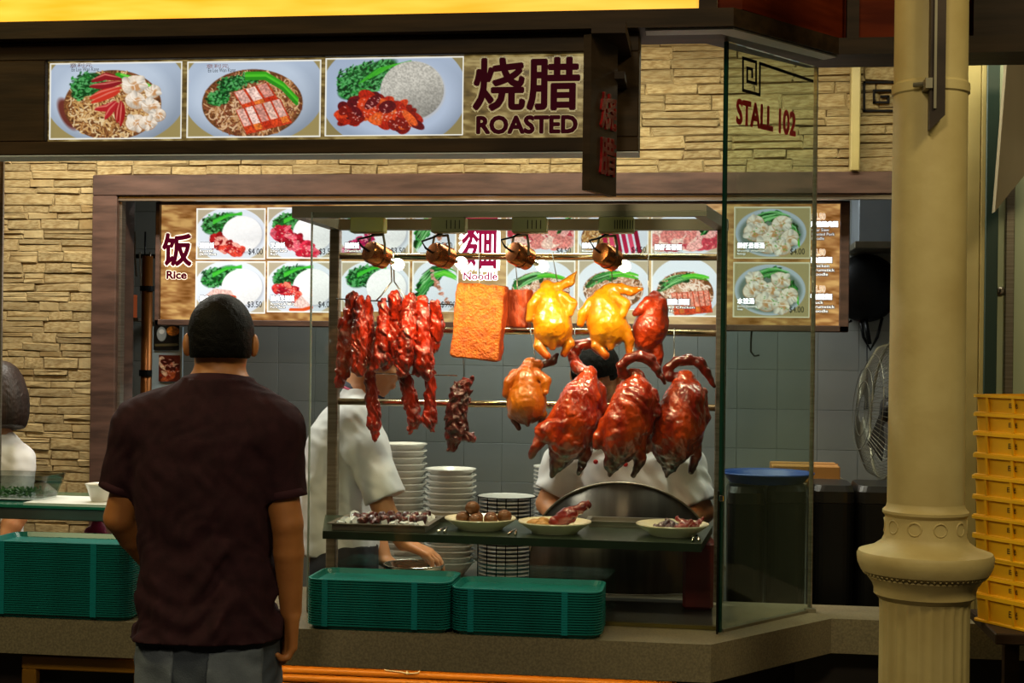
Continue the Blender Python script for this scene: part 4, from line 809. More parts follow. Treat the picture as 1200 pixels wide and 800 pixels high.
meatf('roast_duck', 'roast duck in the middle with its neck arched over to the side', 'duck', [[(745, 442, 11, -.02), (745, 466, 23, -.03), (736, 495, 27, -.035), (727, 519, 21, -.035), (719, 540, 9, -.035), (714, 557, 2.2, -.035)], [(741, 478, 20, -.05), (730, 508, 19, -.05)], [(714, 502, 15, -.035), (704, 512, 9, -.04), (700, 524, 4, -.045)], [(746, 516, 13, -.035), (751, 538, 6, -.04), (743, 557, 3.5, -.04)], [(763, 462, 9, -.035), (767, 482, 7, -.04), (760, 498, 4, -.045)]], duck_m, G_D, wob=.0026, wl=.06, fine=.0011, seed=5, dya=-.04, parts=[('neck', [(740, 442, 7, -.02), (730, 438, 6, -.04), (728, 428, 5.5, -.05), (737, 420, 5.5, -.05), (750, 417, 6.5, -.05), (762, 421, 6.5, -.05), (770, 432, 5, -.05), (779, 449, 2, -.05)], duck_dk)])
meatf('roast_duck', 'plump roast duck next to the steel post with its beak hanging down', 'duck', [[(803, 443, 11), (803, 467, 23, -.01), (796, 497, 29, -.018), (788, 521, 24, -.015), (784, 542, 10, -.01), (781, 558, 2.2, -.01)], [(798, 480, 20, -.02), (790, 512, 21, -.02)], [(772, 508, 16), (761, 520, 8), (758, 528, 4)], [(811, 512, 13), (816, 532, 7), (810, 552, 3.5)], [(820, 462, 10), (825, 488, 8), (823, 502, 5)]], duck_m, G_D, wob=.0026, wl=.06, fine=.0011, seed=8, parts=[('neck', [(796, 444, 7), (784, 441, 6), (783, 431, 5.5), (792, 424, 5.5), (807, 421, 6.5), (820, 425, 6.5), (828, 435, 5), (837, 453, 2)], duck_dk)])
meatf('soy_chicken', 'golden soy chicken with its head pointing up beside the pork slab', 'chicken', [[(641, 337, 9), (644, 352, 14), (647, 374, 21.5), (648, 385, 23)], [(646, 400, 8, -.03), (647, 407, 4, -.03)], [(648, 380, 17, -.025), (645, 356, 12, -.02)], [(633, 345, 6.5, -.01), (624, 357, 6, -.02), (620, 374, 4.5, -.02)], [(657, 346, 6, -.01), (670, 355, 6, -.02), (667, 367, 4.5, -.025)], [(636, 396, 9), (631, 405, 6, -.02), (641, 417, 4.5, -.03)], [(660, 394, 9), (667, 402, 6.5), (661, 414, 4.5)], [(646, 338, 7), (658, 335, 4.8), (667, 330, 6.2), (675, 319, 1.2)]], chick_m, G_C, seed=11, wob=.0012, k=.014, fine=.0004)
meatf('soy_chicken', 'golden soy chicken with its neck stretched out sideways', 'chicken', [[(711, 342, 9), (706, 354, 14.5), (710, 374, 22), (713, 384, 23.5)], [(715, 400, 7, -.03), (716, 407, 4, -.03)], [(711, 378, 17, -.025), (706, 356, 12, -.02)], [(693, 354, 6.5, -.01), (684, 366, 6, -.02), (680, 379, 4.5, -.02)], [(720, 347, 6, -.015), (733, 356, 6, -.025), (730, 368, 4.5, -.03)], [(700, 396, 9, -.005), (699, 404, 6, -.02), (710, 417, 4.5, -.025)], [(730, 388, 11, -.005), (737, 398, 6, -.015), (738, 414, 4.5, -.015)], [(714, 340, 8), (726, 338, 6.5), (740, 341, 5.5), (753, 338, 1.5)]], chick_m, G_C, seed=14, wob=.0012, k=.014, fine=.0004)
meatf('roast_chicken', 'small red-brown roast chicken with its wing folded over', 'chicken', [[(767, 347, 7), (766, 361, 14), (762, 385, 19), (757, 398, 15)], [(766, 378, 13, -.02)], [(760, 354, 8, -.025), (752, 362, 6, -.03), (745, 367, 4, -.03)], [(774, 355, 8), (778, 375, 6), (776, 390, 4)], [(766, 394, 10), (771, 416, 6.5), (770, 430, 5)], [(752, 402, 9), (757, 410, 6)]], roast_m, G_C, seed=17, wob=.0012, dya=.026)
meatf('soy_chicken', 'brown soy chicken hanging below on the lower rod with dark feet', 'chicken', [[(620, 427, 8), (617, 442, 13.5), (617, 466, 22), (617, 474, 23.5)], [(617, 490, 7, -.03), (618, 497, 3, -.03)], [(617, 470, 17, -.025), (617, 446, 12, -.02)], [(604, 438, 6.5, -.01), (596, 448, 6, -.02), (593, 462, 4.2, -.02)], [(629, 437, 6, -.01), (640, 446, 6, -.02), (639, 459, 4.2, -.025)], [(604, 480, 8), (601, 486, 6)], [(630, 480, 8), (635, 486, 6)], [(623, 426, 7), (632, 427, 5.5)]], chick_d, G_C, seed=19, dya=.02, wob=.0012, k=.014, fine=.0004, parts=[('leg', [(602, 485, 5), (603, 492, 4), (608, 502, 3.2)], leg_dk), ('leg', [(635, 485, 5), (635, 492, 4), (632, 501, 3.2)], leg_dk), ('neck', [(630, 427, 5), (639, 426, 4.5, .015), (648, 422, 5.5, .02), (653, 415, 2.5, .02)], leg_dk)])
SIU = [([(413, 347, 5), (408, 380, 9), (405, 420, 9.5), (399, 448, 6)], 0.02), ([(422, 350, 5), (421, 385, 8), (420, 432, 8)], -0.035), ([(431, 350, 4), (432, 390, 6.5), (431, 427, 6.5)], .028),
       ([(449, 352, 4), (450, 388, 7.5), (446, 418, 8), (440, 430, 5)], -.03), ([(463, 348, 7), (465, 374, 8.5), (460, 408, 9.5), (452, 428, 6)], .03), ([(480, 352, 7), (478, 390, 9), (473, 423, 9.5), (471, 436, 6)], -0.035),
       ([(495, 352, 6), (495, 393, 8.5), (498, 428, 10), (499, 439, 6)], -.01), ([(488, 355, 3), (488, 400, 6), (489, 434, 6)], .035), ([(510, 356, 5), (511, 384, 9.5), (507, 411, 4)], .036)]
LOW = [[(434, 438, 6), (437, 470, 8), (439, 495, 8), (440, 514, 2.5)], [(474, 441, 8), (481, 470, 9), (485, 492, 8), (481, 509, 2)], [(504, 438, 6), (504, 470, 6.5), (503, 494, 8.5), (506, 504, 2.5)]]
G1 = 'strips of barbecued pork bunched on the upper rod'
for i, (c, dy) in enumerate(SIU): meatf('barbecued_pork_strip', 'long glossy red strip of barbecued pork bunched on the upper rod', 'barbecued pork', [[(x, y, r * 1.1, dy if k_i else 0.) for k_i, (x, y, r) in enumerate(c)]], siu_m, G1, res=.003, k=.012, wob=.0042, wl=.026, seed=30 + i, aniso=(1, 1, .3), fine=.0012)
for i, c in enumerate(LOW): meatf('barbecued_pork_strip', ['ragged strip of barbecued pork in front of the bowed cook', 'wide strip of barbecued pork tapering to a point on the lower rod', 'narrow strip of barbecued pork with a forked end on the lower rod'][i], 'barbecued pork', [[(x, y, r, .06 if k_i else .045) for k_i, (x, y, r) in enumerate(c)]], siu_m, 'strips of barbecued pork on the lower rod', res=.003, k=.012, wob=.004, wl=.026, seed=50 + i, aniso=(1, 1, .3), fine=.0012)
meatf('barbecued_pork_piece', 'dark knobbly piece of barbecued meat hanging alone', 'barbecued pork', [[(551, 443, 4), (541, 457, 11), (535, 480, 12), (535, 504, 13), (527, 526, 4)], [(543, 507, 7), (554, 514, 4)]], siu_d, None, res=.003, k=.012, wob=.0055, wl=.02, seed=61)
# roast pork slabs
def slab(label, c, h, R, m1, m2, seed, Rloc):
    F = Field(np.array(c) - np.linalg.norm(h) - .02, np.array(c) + np.linalg.norm(h) + .02, .0032); F.box(c, h, Rloc, .008); F.wob(.0022, .06, seed); F.wob(.0006, .014, seed + 3); V, Fc = F.mesh()
    Q = np.array(Rloc); loc = (V - np.array(c)) @ Q; cen = loc[Fc].mean(1); fm = (cen[:, 1] > -h[1] * .72).astype(int)
    o = mk('roast_pork_slab', V, Fc, None, None, True, mats=[m1, m2], midx=fm); return tag(o, label, 'roast pork', 'slabs of roast pork')
c = P(562, 377, YF); Rq = rotz(-.12) @ np.array([[math.cos(.09), 0, math.sin(.09)], [0, 1, 0], [-math.sin(.09), 0, math.cos(.09)]])
slab('large slab of golden crackling roast pork', c, (.081, .028, .122), None, crack_m, porks, 71, Rq)
c = P(608, 362, YF + .052); slab('small block of red roast pork behind the large slab', c, (.04, .024, .062), None, porks, porks, 72, rotz(-.35))
for i, (pts) in enumerate([[(459, 300), (459, 330), (446, 347), (440, 353)], [(462, 300), (462, 330), (473, 346), (475, 355)], [(562, 300), (562, 334)], [(604, 300), (606, 330), (607, 350)], [(648, 300), (655, 340), (656, 348)], [(716, 299), (718, 336), (719, 346)], [(760, 299), (760, 346)], [(622, 388), (626, 410), (629, 435)], [(790, 388), (790, 420), (790, 432)], [(674, 388), (674, 425)], [(747, 388), (740, 419)], [(542, 388), (544, 446)]]):
    q = [P(x, y, YP if k == 0 else YF - .005 + ({3: .04, 6: .026, 7: .018, 9: .038, 10: -.08}.get(i, 0.) if k == len(pts) - 1 or i > 2 else 0.)) for k, (x, y) in enumerate(pts)]; q[0].z = ROD[0] if pts[0][1] < 350 else ROD[1]; hook('meat_hook', 'thin steel hook carrying a piece of roast meat', [q[0] + Vector((0, .013, .006)), q[0] + Vector((0, 0, .014)), q[0] + Vector((0, -.014, .004))] + q[1:], .0026 if i < 2 else .0018)
# skewers through the barbecued pork
tag(MB().tube([P(394, 350, YF - .005), P(532, 357, YF - .005)], .0022, 8).build('skewer_rod', blackw, None, True), 'dark skewer running through the tops of the pork strips', 'skewer')
tag(MB().tube([P(425, 437, YF + .045), P(536, 440, YF + .045)], .0022, 8).build('skewer_rod', chrome, None, True), 'bright thin skewer carrying the lower pork strips', 'skewer')
# ================================================================ DISHES ON THE SHELF
def lathe_obj(name, prof, c, m, label=None, cat=None, group=None, seg=40, parent=None): o = autosmooth(MB().lathe(prof, c, seg).build(name, m, parent)); return tag(o, label, cat, group) if label else o
ZS = SZ + .001
def shelfpt(px, py): return Pz(px, py, SZ)
dishp = mat('cream_dish', '#d8cfb4', rough=.3, coat=.4)
DC = []
def dish(px, py, r, label):
    c = Pz(px, py, SZ + .018); c.z = ZS; DC.append(c); prof = [(0, .004), (r * .55, .004), (r * .58, 0), (r * .62, 0), (r * .66, .006), (r * .98, .03), (r, .033), (r * .99, .036), (r * .66, .012), (r * .5, .009), (0, .009)]
    lathe_obj('serving_dish', prof, c, dishp, label, 'dish', 'dishes on the cabinet shelf', 44); return c
def blob(name, label, cat, c, r, m, group=None, seed=0, wob=.002, R=None, res=.003):
    r = np.array(r, float); F = Field(np.array(c) - r.max() - .012, np.array(c) + r.max() + .012, res); F.ell(c, r, R); 
    if wob: F.wob(wob, .03, seed)
    return tag(F.build(name, m), label, cat, group)
c = dish(563, 613, .112, 'cream dish of brown braised eggs')
for i, (dx, dy, dz) in enumerate(((-.053, -.01, .002), (-.009, -.034, 0), (.037, -.03, 0), (.075, .002, .009), (-.016, .021, 0), (.03, .018, 0), (-.024, -.008, .034))): blob('braised_egg', 'brown braised egg heaped in the cream dish', 'egg', c + Vector((dx, dy, .031 + dz)), (.0232, .021, .0215), egg_m, 'braised eggs in the dish', i, 0, rotz(i * 1.1))
c = dish(650, 617, .113, 'cream dish holding tofu and a red drumstick')
for i, (dx, dy) in enumerate(((-.060, -.012), (-.040, .036), (-.032, -.048))): blob('braised_tofu', 'pale brown lump of braised tofu beside the drumstick', 'tofu', c + Vector((dx, dy, .025)), (.026, .021, .016), potato, 'braised tofu in the dish', 80 + i, .001, rotz(i))
def drumstick(label, c, a, l, m, seed, s=1.):
    d = Vector((math.cos(a), -.1, math.sin(a))); F = Field(np.array(c) - .12, np.array(c) + .12, .003); F.chain([c - d * l * .5, c - d * l * .1, c + d * l * .3, c + d * l * .5], [.02 * s, .021 * s, .010 * s, .012 * s], .015); F.wob(.002, .02, seed); return tag(F.build('drumstick', m), label, 'drumstick')
drumstick('red roast drumstick resting on the tofu dish', c + Vector((.052, -.004, .059)), .55, .11, drum_m, 91, 1.1)
c = dish(788, 620, .111, 'cream dish of dark wing pieces next to the post')
for i, (dx, dy, a, s) in enumerate(((-.03, -.02, .3, .8), (.0, .01, 2.6, .75), (.035, -.02, .2, .85), (.068, .012, .45, .9), (.034, .046, 2.9, .8), (-.005, -.035, .9, .6))):
    q = c + Vector((dx, dy, .029)); d = Vector((math.cos(a), .2, .25)); F = Field(np.array(q) - .08, np.array(q) + .08, .003); F.chain([q - d * .03 * s, q, q + (d + Vector((0, .3, .5))).normalized() * .035 * s], [.013 * s, .012 * s, .007 * s], .012); F.wob(.0025, .02, 95 + i); tag(F.build('wing_piece', drum_m if dx > .02 else wingd), 'glossy red wing piece on the cream dish' if dx > .02 else 'dark purple wing tip on the cream dish', 'wing', 'wing pieces in the dish')
# steel tray of ice and char siu trimmings, tongs, rear tray
c = Pz(456, 612, SZ + .01); ty = thing('steel_tray', 'shallow steel tray of ice and dark meat on the shelf end', 'tray', (c.x, c.y, ZS))
def open_tray(parent, x0, x1, y0, y1, z, h, m, t=.003, fl=.012):
    q = MB().box((x0, y0, z), (x1, y1, z + t)); 
    for a, b in (((x0, y0), (x1, y0 + t)), ((x0, y1 - t), (x1, y1)), ((x0, y0 + t), (x0 + t, y1 - t)), ((x1 - t, y0 + t), (x1, y1 - t))): q.box((a[0], a[1], z + t), (b[0], b[1], z + h))
    q.build('pan', m, parent); q = MB()
    for a, b in (((x0 - fl, y0 - fl), (x1 + fl, y0)), ((x0 - fl, y1), (x1 + fl, y1 + fl)), ((x0 - fl, y0), (x0, y1)), ((x1, y0), (x1 + fl, y1))): q.box((a[0], a[1], z + h - t), (b[0], b[1], z + h))
    q.build('rim', m, parent)
yf = Yc(c.x) + .03; open_tray(ty, c.x - .145, c.x + .145, yf, yf + .24, ZS, .022, steel)
ic = MB(); r_ = np.random.default_rng(5)
for i in range(190):
    s = r_.uniform(.006, .011); p = Vector((c.x + r_.uniform(-.128, .128), yf + r_.uniform(.018, .222), ZS + .0035 + 1.3 * s + r_.uniform(0, .008))); M_ = Matrix.Rotation(r_.uniform(0, 3), 3, Vector(r_.normal(size=3)).normalized())
    ic.add([p + M_ @ Vector(v) * s for v in ((-1, -1, -1), (1, -1, -1), (1, 1, -1), (-1, 1, -1), (-.8, -.8, .8), (.8, -.8, .8), (.8, .8, .8), (-.8, .8, .8))], [(0, 3, 2, 1), (4, 5, 6, 7), (0, 1, 5, 4), (1, 2, 6, 5), (2, 3, 7, 6), (3, 0, 4, 7)])
tag(ic.build('crushed_ice', ice_m), 'crushed ice filling the steel tray', 'ice', kind='stuff')
for i in range(17):
    px = 418 + i * 5.0 + r_.uniform(-2, 2); p = Pz(px, 604.5 + 4.5 * (i % 2) + r_.uniform(-.6, .6), ZS + .031); blob('meat_chunk', 'dark red glazed meat chunk lying on the ice', 'meat', p, (.0165, .015, .013), siu_d if i % 3 else wingd, 'meat chunks on the ice', 110 + i, .004, rotz(i * .8))
c2 = Pz(738, 608, SZ + .02); ty2 = thing('rear_steel_tray', 'empty brown-lit steel tray at the back of the shelf', 'tray', (c2.x, 4.55, ZS)); open_tray(ty2, c2.x - .125, c2.x + .125, 4.505, 4.612, ZS, .02, steel)
c3 = Pz(490, 604, SZ + .02); ty3 = thing('rear_steel_tray', 'shallow steel tray behind the dish of eggs', 'tray', (c3.x, 4.55, ZS)); open_tray(ty3, c3.x - .02, c3.x + .20, 4.525, 4.612, ZS, .02, steel)
for i, (tx, ty_) in enumerate(((DC[0].x - .099, 4.235), ((DC[0].x + DC[1].x) / 2, 4.232), (DC[2].x + .072, 4.215))):
    tg = thing('serving_tongs', ['steel tongs lying between the meat tray and the egg dish', 'steel tongs lying between the two middle dishes', 'steel tongs beside the dish of wings'][i], 'tongs', (tx, ty_, ZS)); p = Vector((tx, ty_, ZS))
    for s in (-1, 1): MB().tube([p + Vector((.002, .098, .008)), p + Vector((.006 * s, .055, .007)), p + Vector((.010 * s, 0, .0045))], [.003, .0035, .0045], 8).build('arm', chrome, tg, True)
# ================================================================ TRAYS, BOWLS, CRATES
def rrect(w, d, r, n=5): return [(sx * (w / 2 - r) + r * math.cos(a0 + k * math.pi / 2 / n), sy * (d / 2 - r) + r * math.sin(a0 + k * math.pi / 2 / n)) for sx, sy, a0 in ((1, 1, 0), (-1, 1, math.pi / 2), (-1, -1, math.pi), (1, -1, 1.5 * math.pi)) for k in range(n + 1)]
def ring_mesh(levels, cap0=True, cap1=True):      # levels of (outline, z)
    m = MB(); n = len(levels[0][0]); V = [(x, y, z) for o, z in levels for x, y in o]; F = []
    for i in range(len(levels) - 1): F += [(i * n + k, i * n + (k + 1) % n, (i + 1) * n + (k + 1) % n, (i + 1) * n + k) for k in range(n)]
    if cap0: F.append(tuple(range(n - 1, -1, -1)))
    if cap1: F.append(tuple((len(levels) - 1) * n + k for k in range(n)))
    return m.add(V, F)
TW, TD = .445, .226
def make_tray():
    t = thing('tray', 'x', 'tray'); w, d = TW, TD
    ring_mesh([(rrect(w - .03, d - .03, .035), 0), (rrect(w - .012, d - .012, .04), .012), (rrect(w, d, .045), .0125), (rrect(w, d, .045), .0165), (rrect(w - .014, d - .014, .04), .0165), (rrect(w - .032, d - .032, .035), .003)]).build('tray_body', tealm, t, local=True)
    for x in (-w * .36, w * .26): MB().box((x - .009, -d / 2 - .0012, .0105), (x + .009, -d / 2 + .002, .0168)).build('stacking_lug', mat('teal_lug', '#0c7a7c', rough=.35) if 'teal_lug' not in MATS else MATS['teal_lug'], t, local=True)
    return t
tr0 = make_tray(); first = True
for gi, (px0, px1, ytop, n, lab, grp) in enumerate(((-22, 158, 636, 33, 'teal plastic tray in the tall stack beside the plastic food box', 'trays stacked at the counter end'), (357, 533, 681, 19, 'teal plastic tray in the stack beside the man', 'trays stacked beside the man'), (527, 711, 692, 17, 'teal plastic tray in the stack before the empty end of the shelf', 'trays stacked before the shelf'))):
    Yt = 3.95; a = P(px0, ytop, Yt).x; b = P(px1 - 6, ytop, Yt).x; z1 = P((px0 + px1) / 2, ytop, Yt).z; pitch = (z1 - CT - .0165) / (n - 1); s = (b - a) / TW
    for k in range(n):
        o = tr0 if first else copy_tree(tr0); first = False; o.location = ((a + b) / 2 + random.uniform(-.0003, .0003), Yt + TD / 2 + random.uniform(-.0003, .0003), CT + .0005 + pitch * k); o.scale = (s, 1, 1); o['label'] = lab if k < n - 1 else lab.replace('tray in the', 'tray topping the'); o['group'] = grp if k < n - 1 else None
        if k == n - 1: del o['group']
# table behind with plate stacks
tb = thing('steel_table', 'steel work table carrying the plate stacks behind the cabinet', 'table', (-.92, 5.36, 0)); ZTB = .735
MB().box((-1.34, 5.155, ZTB - .03), (-.475, 5.62, ZTB), bev=.003).build('top', steel, tb)
for x in (-1.31, -.505):
    for y in (5.18, 5.59): MB().box((x - .018, y - .018, 0), (x + .018, y + .018, ZTB - .03)).build('leg', steel, tb)
def stack(px0, px1, Y, ytop, kind, n, lab, grp, zb=ZTB, m=white_c):
    r = (P(px1, ytop, Y).x - P(px0, ytop, Y).x) / 2; c = P((px0 + px1) / 2, ytop, Y); h = .052 if kind == 'bowl' else .018; pitch = (c.z - zb - h) / (n - 1)
    if kind == 'bowl': prof = [(0, .003), (r * .5, .003), (r * .52, 0), (r * .56, 0), (r * .6, .006), (r * .93, h - .006), (r, h - .004), (r, h), (r * .93, h), (r * .62, pitch + .0006), (0, pitch + .0006)]
    else: prof = [(0, .002), (r * .6, .002), (r * .62, 0), (r * .66, 0), (r * .97, h - .0085), (r, h - .0075), (r, h), (r * .96, h - .001), (r * .70, pitch + .0006), (0, pitch + .0006)]
    b0 = None
    for k in range(n):
        if b0 is None: o = b0 = autosmooth(MB().lathe(prof, (0, 0, 0), 36).build('white_' + kind, m, None, at=(0, 0, 0)))
        else: o = b0.copy(); COL.objects.link(o)
        o.location = (c.x + random.uniform(-.0015, .0015), Y + r + random.uniform(-.0015, .0015), zb + .0005 + pitch * k); tag(o, lab, kind, grp)
    return c.x, Y + r, r
stack(440, 495, 5.30, 521, 'bowl', 18, 'white melamine bowl in the tall stack beside the bowed cook', 'bowls in the tall stack')
stack(493, 553, 5.17, 551, 'bowl', 17, 'white melamine bowl in the lower stack beside the rimmed plates', 'bowls in the lower stack')
def rimmed(px0, px1, Y, yt, n, lab, grp):
    x, y, r = stack(px0, px1, Y, yt, 'plate', n, lab, grp)
    for o in [q for q in bpy.data.objects if q.get('group') == grp]:
        if 'rim0' not in MATS: MATS['rim0'] = None
        m = bpy.data.meshes.get('rim_' + grp)
        if m is None:
            ro = MB().lathe([(r * .985, .0096), (r * 1.004, .0103), (r * 1.004, .0122), (r * .998, .0126)], (0, 0, 0), 36, caps=False).build('rim_band', rimblue, o, True, local=True); ro.data.name = 'rim_' + grp
        else:
            ro = bpy.data.objects.new('rim_band', m); COL.objects.link(ro); ro.parent = o
    return x, y, r
xs, ys, rs = rimmed(555, 623, 5.16, 584, 20, 'white plate with dark blue rim in the wire-held stack', 'rimmed plates in the wire holder')
rimmed(622, 682, 5.36, 548, 26, 'white plate with dark blue rim in the stack behind the standing cook', 'rimmed plates behind the cook')
wh = thing('wire_plate_holder', 'black wire holder hooked round the stack of rimmed plates', 'plate holder', (xs, ys, ZTB + .0))
for q in (-2.6, -2.1, -1.75, -1.45, -1.05, -.55):
    p = Vector((xs + (rs + .006) * math.cos(q), ys + (rs + .006) * math.sin(q), 0)); MB().tube([p + UP * (ZTB + .001), p + UP * (ZTB + .30)], .0022, 6).build('wire', blackw, wh)
MB().tube([Vector((xs + (rs + .006) * math.cos(t), ys + (rs + .006) * math.sin(t), ZTB + .30)) for t in [i * math.pi / 16 for i in range(33)]], .0022, 6, cap=False).build('hoop', blackw, wh, True)
# steel pan under the cook's hand, chopping table and curved splash guard
cbx = P(478, 660, 4.72).x; bw = thing('steel_basin', 'steel basin under the bowed cook\'s hand', 'basin', (cbx, 4.825, .766))
autosmooth(MB().lathe([(0, .771), (.07, .771), (.095, .82), (.102, .835), (.105, .835), (.098, .82), (.073, .766), (0, .766)], (cbx, 4.825, 0), 40).build('bowl', chrome, bw)); MB().tube([(cbx + .104 * math.cos(t), 4.825 + .104 * math.sin(t), .836) for t in [i * math.pi / 16 for i in range(33)]], .003, 6, cap=False).build('rolled_rim', chrome, bw, True)
ct = thing('chopping_table', 'steel chopping table behind the cabinet', 'table', (-.32, 4.83, 0)); MB().box((-1.115, 4.70, .73), (.055, 4.95, .765), bev=.003).build('top', steeld, ct)
for x in (-1.085, .03):
    for y in (4.72, 4.93): MB().box((x - .015, y - .015, 0), (x + .015, y + .015, .73)).build('leg', steeld, ct)
sgd = thing('splash_guard', 'curved steel splash guard with a round top in front of the standing cook', 'splash guard', (-.3, 4.8, .766))
xa, xb = P(617, 640, 4.80).x, P(838, 640, 4.80).x; xm = (xa + xb) / 2; hw = (xb - xa) / 2; m = MB(); n = 40; ztop = P(745, 565, 4.8).z; zed = P(640, 660, 4.8).z
V = []; 
for th in (0, .003):
    for i in range(n + 1):
        u = i / n * 2 - 1; x = xm + hw * u; y = 4.77 + .13 * u * u + th; z = zed + (ztop - zed) * math.sqrt(max(0, 1 - (u / 1.005) ** 2)) ; V += [(x, y, .766), (x, y, z)]
F = []; N2 = 2 * (n + 1)
for i in range(n): F += [(2 * i, 2 * i + 2, 2 * i + 3, 2 * i + 1), (N2 + 2 * i, N2 + 2 * i + 1, N2 + 2 * i + 3, N2 + 2 * i + 2), (2 * i + 1, 2 * i + 3, N2 + 2 * i + 3, N2 + 2 * i + 1)]
mk('curved_sheet', V, F, mat('smoky_steel', '#544e48', '#38342f', .32, metal=.8, scale=3, stretch=(6, 6, .5)), sgd, True)
MB().tube([(V[2 * i + 1][0], V[2 * i + 1][1] + .0015, V[2 * i + 1][2]) for i in range(n + 1)], .004, 8).build('rolled_edge', steel, sgd, True)
# ---------------------------------------------------------------- left shelf with take-away things
lsx0, lsx1 = -3.3, P(205, 600, 4.2).x
lsh = thing('glass_topped_shelf', 'steel shelf with a green glass top at the near end of the counter', 'shelf', (-2.3, 4.35, CT)); ZL = P(80, 593, 4.2).z
MB().box((lsx0, 4.2, ZL - .045), (lsx1, 4.6, ZL - .008), bev=.003).build('steel_tray_top', mat('grey_steel_edge', '#7d8580', '#666d68', .35, metal=.8, scale=4), lsh); MB().box((lsx0, 4.195, ZL - .008), (lsx1, 4.605, ZL)).build('glass_top', mat('green_glass_top', '#1c6b58', rough=.1, coat=.5), lsh)
for x in (lsx1 - .04, -2.95):
    for y in (4.28, 4.56): MB().box((x - .015, y - .015, CT), (x + .015, y + .015, ZL - .045)).build('leg', steel, lsh)
ppr = tag(MB().box((P(30, 590, 4.25).x, 4.235, ZL + .0005), (P(150, 590, 4.25).x, 4.46, ZL + .004)).build('paper_sheet', paper), 'sheets of white paper laid on the glass shelf', 'paper')
bx = P(20, 580, 4.3); tk = thing('takeaway_box', 'clear plastic box holding chopped greens on the glass shelf', 'food box', (bx.x, 4.36, ZL))
r1, r2 = rrect(.20, .13, .02), rrect(.25, .17, .025); ring_mesh([([(bx.x - .02 + x, 4.36 + y) for x, y in r1], ZL + .005), ([(bx.x - .02 + x, 4.36 + y) for x, y in r2], ZL + .082), ([(bx.x - .02 + x * 1.03, 4.36 + y * 1.03) for x, y in r2], ZL + .084), ([(bx.x - .02 + x * .96, 4.36 + y * .96) for x, y in r2], ZL + .083), ([(bx.x - .02 + x * .97, 4.36 + y * .97) for x, y in r1], ZL + .009)]).build('tub', glass_mat('cloudy_plastic', (.72, .75, .74), .8), tk)
MB().box((bx.x - .12, 4.30, ZL + .0045), (bx.x + .08, 4.42, ZL + .006)).build('base_label', paper, tk)
gr = MB(); r_ = np.random.default_rng(9)
for i in range(120):
    p = Vector((bx.x - .02 + r_.uniform(-.09, .09), 4.36 + r_.uniform(-.05, .05), ZL + .014 + r_.uniform(0, .022))); a = Vector(r_.normal(size=3)).normalized() * .012; b = a.orthogonal().normalized() * .005; gr.add([p - a, p + b, p + a, p - b, p + a.cross(b).normalized() * .003], [(0, 1, 4), (1, 2, 4), (2, 3, 4), (3, 0, 4), (0, 3, 2, 1)])
tag(gr.build('chopped_greens', lime), 'chopped green vegetables in the plastic box', 'vegetables', kind='stuff')
bo = P(110, 588, 4.3); lathe_obj('small_white_bowl', [(0, .003), (.026, .003), (.03, 0), (.032, .002), (.048, .05), (.052, .053), (.051, .056), (.044, .052), (.026, .008), (0, .007)], (bo.x + .012, 4.33, ZL + .0045), white_c, 'small white bowl on the paper beside the man', 'bowl')
pk = P(108, 618, 4.5); F = Field((pk.x - .08, 4.44, CT - .01), (pk.x + .08, 4.62, CT + .28), .005); F.ell((pk.x, 4.53, CT + .10), (.055, .05, .1)); F.cap((pk.x, 4.53, CT + .18), (pk.x + .01, 4.53, CT + .22), .025, .012); F.wob(.005, .05, 3); F.clip((0, 0, CT - .002), (0, 0, -1)); tag(F.build('pink_bag', pink), 'crumpled pink plastic bag under the glass shelf', 'bag')
# thin steel edge at the far end of the wall
tag(MB().box((P(0, 300, 4.62).x, 4.612, CT), (P(4, 300, 4.62).x, 4.622, 2.97)).build('glass_edge_trim', steel), 'thin upright steel strip at the end of the counter', 'strip')
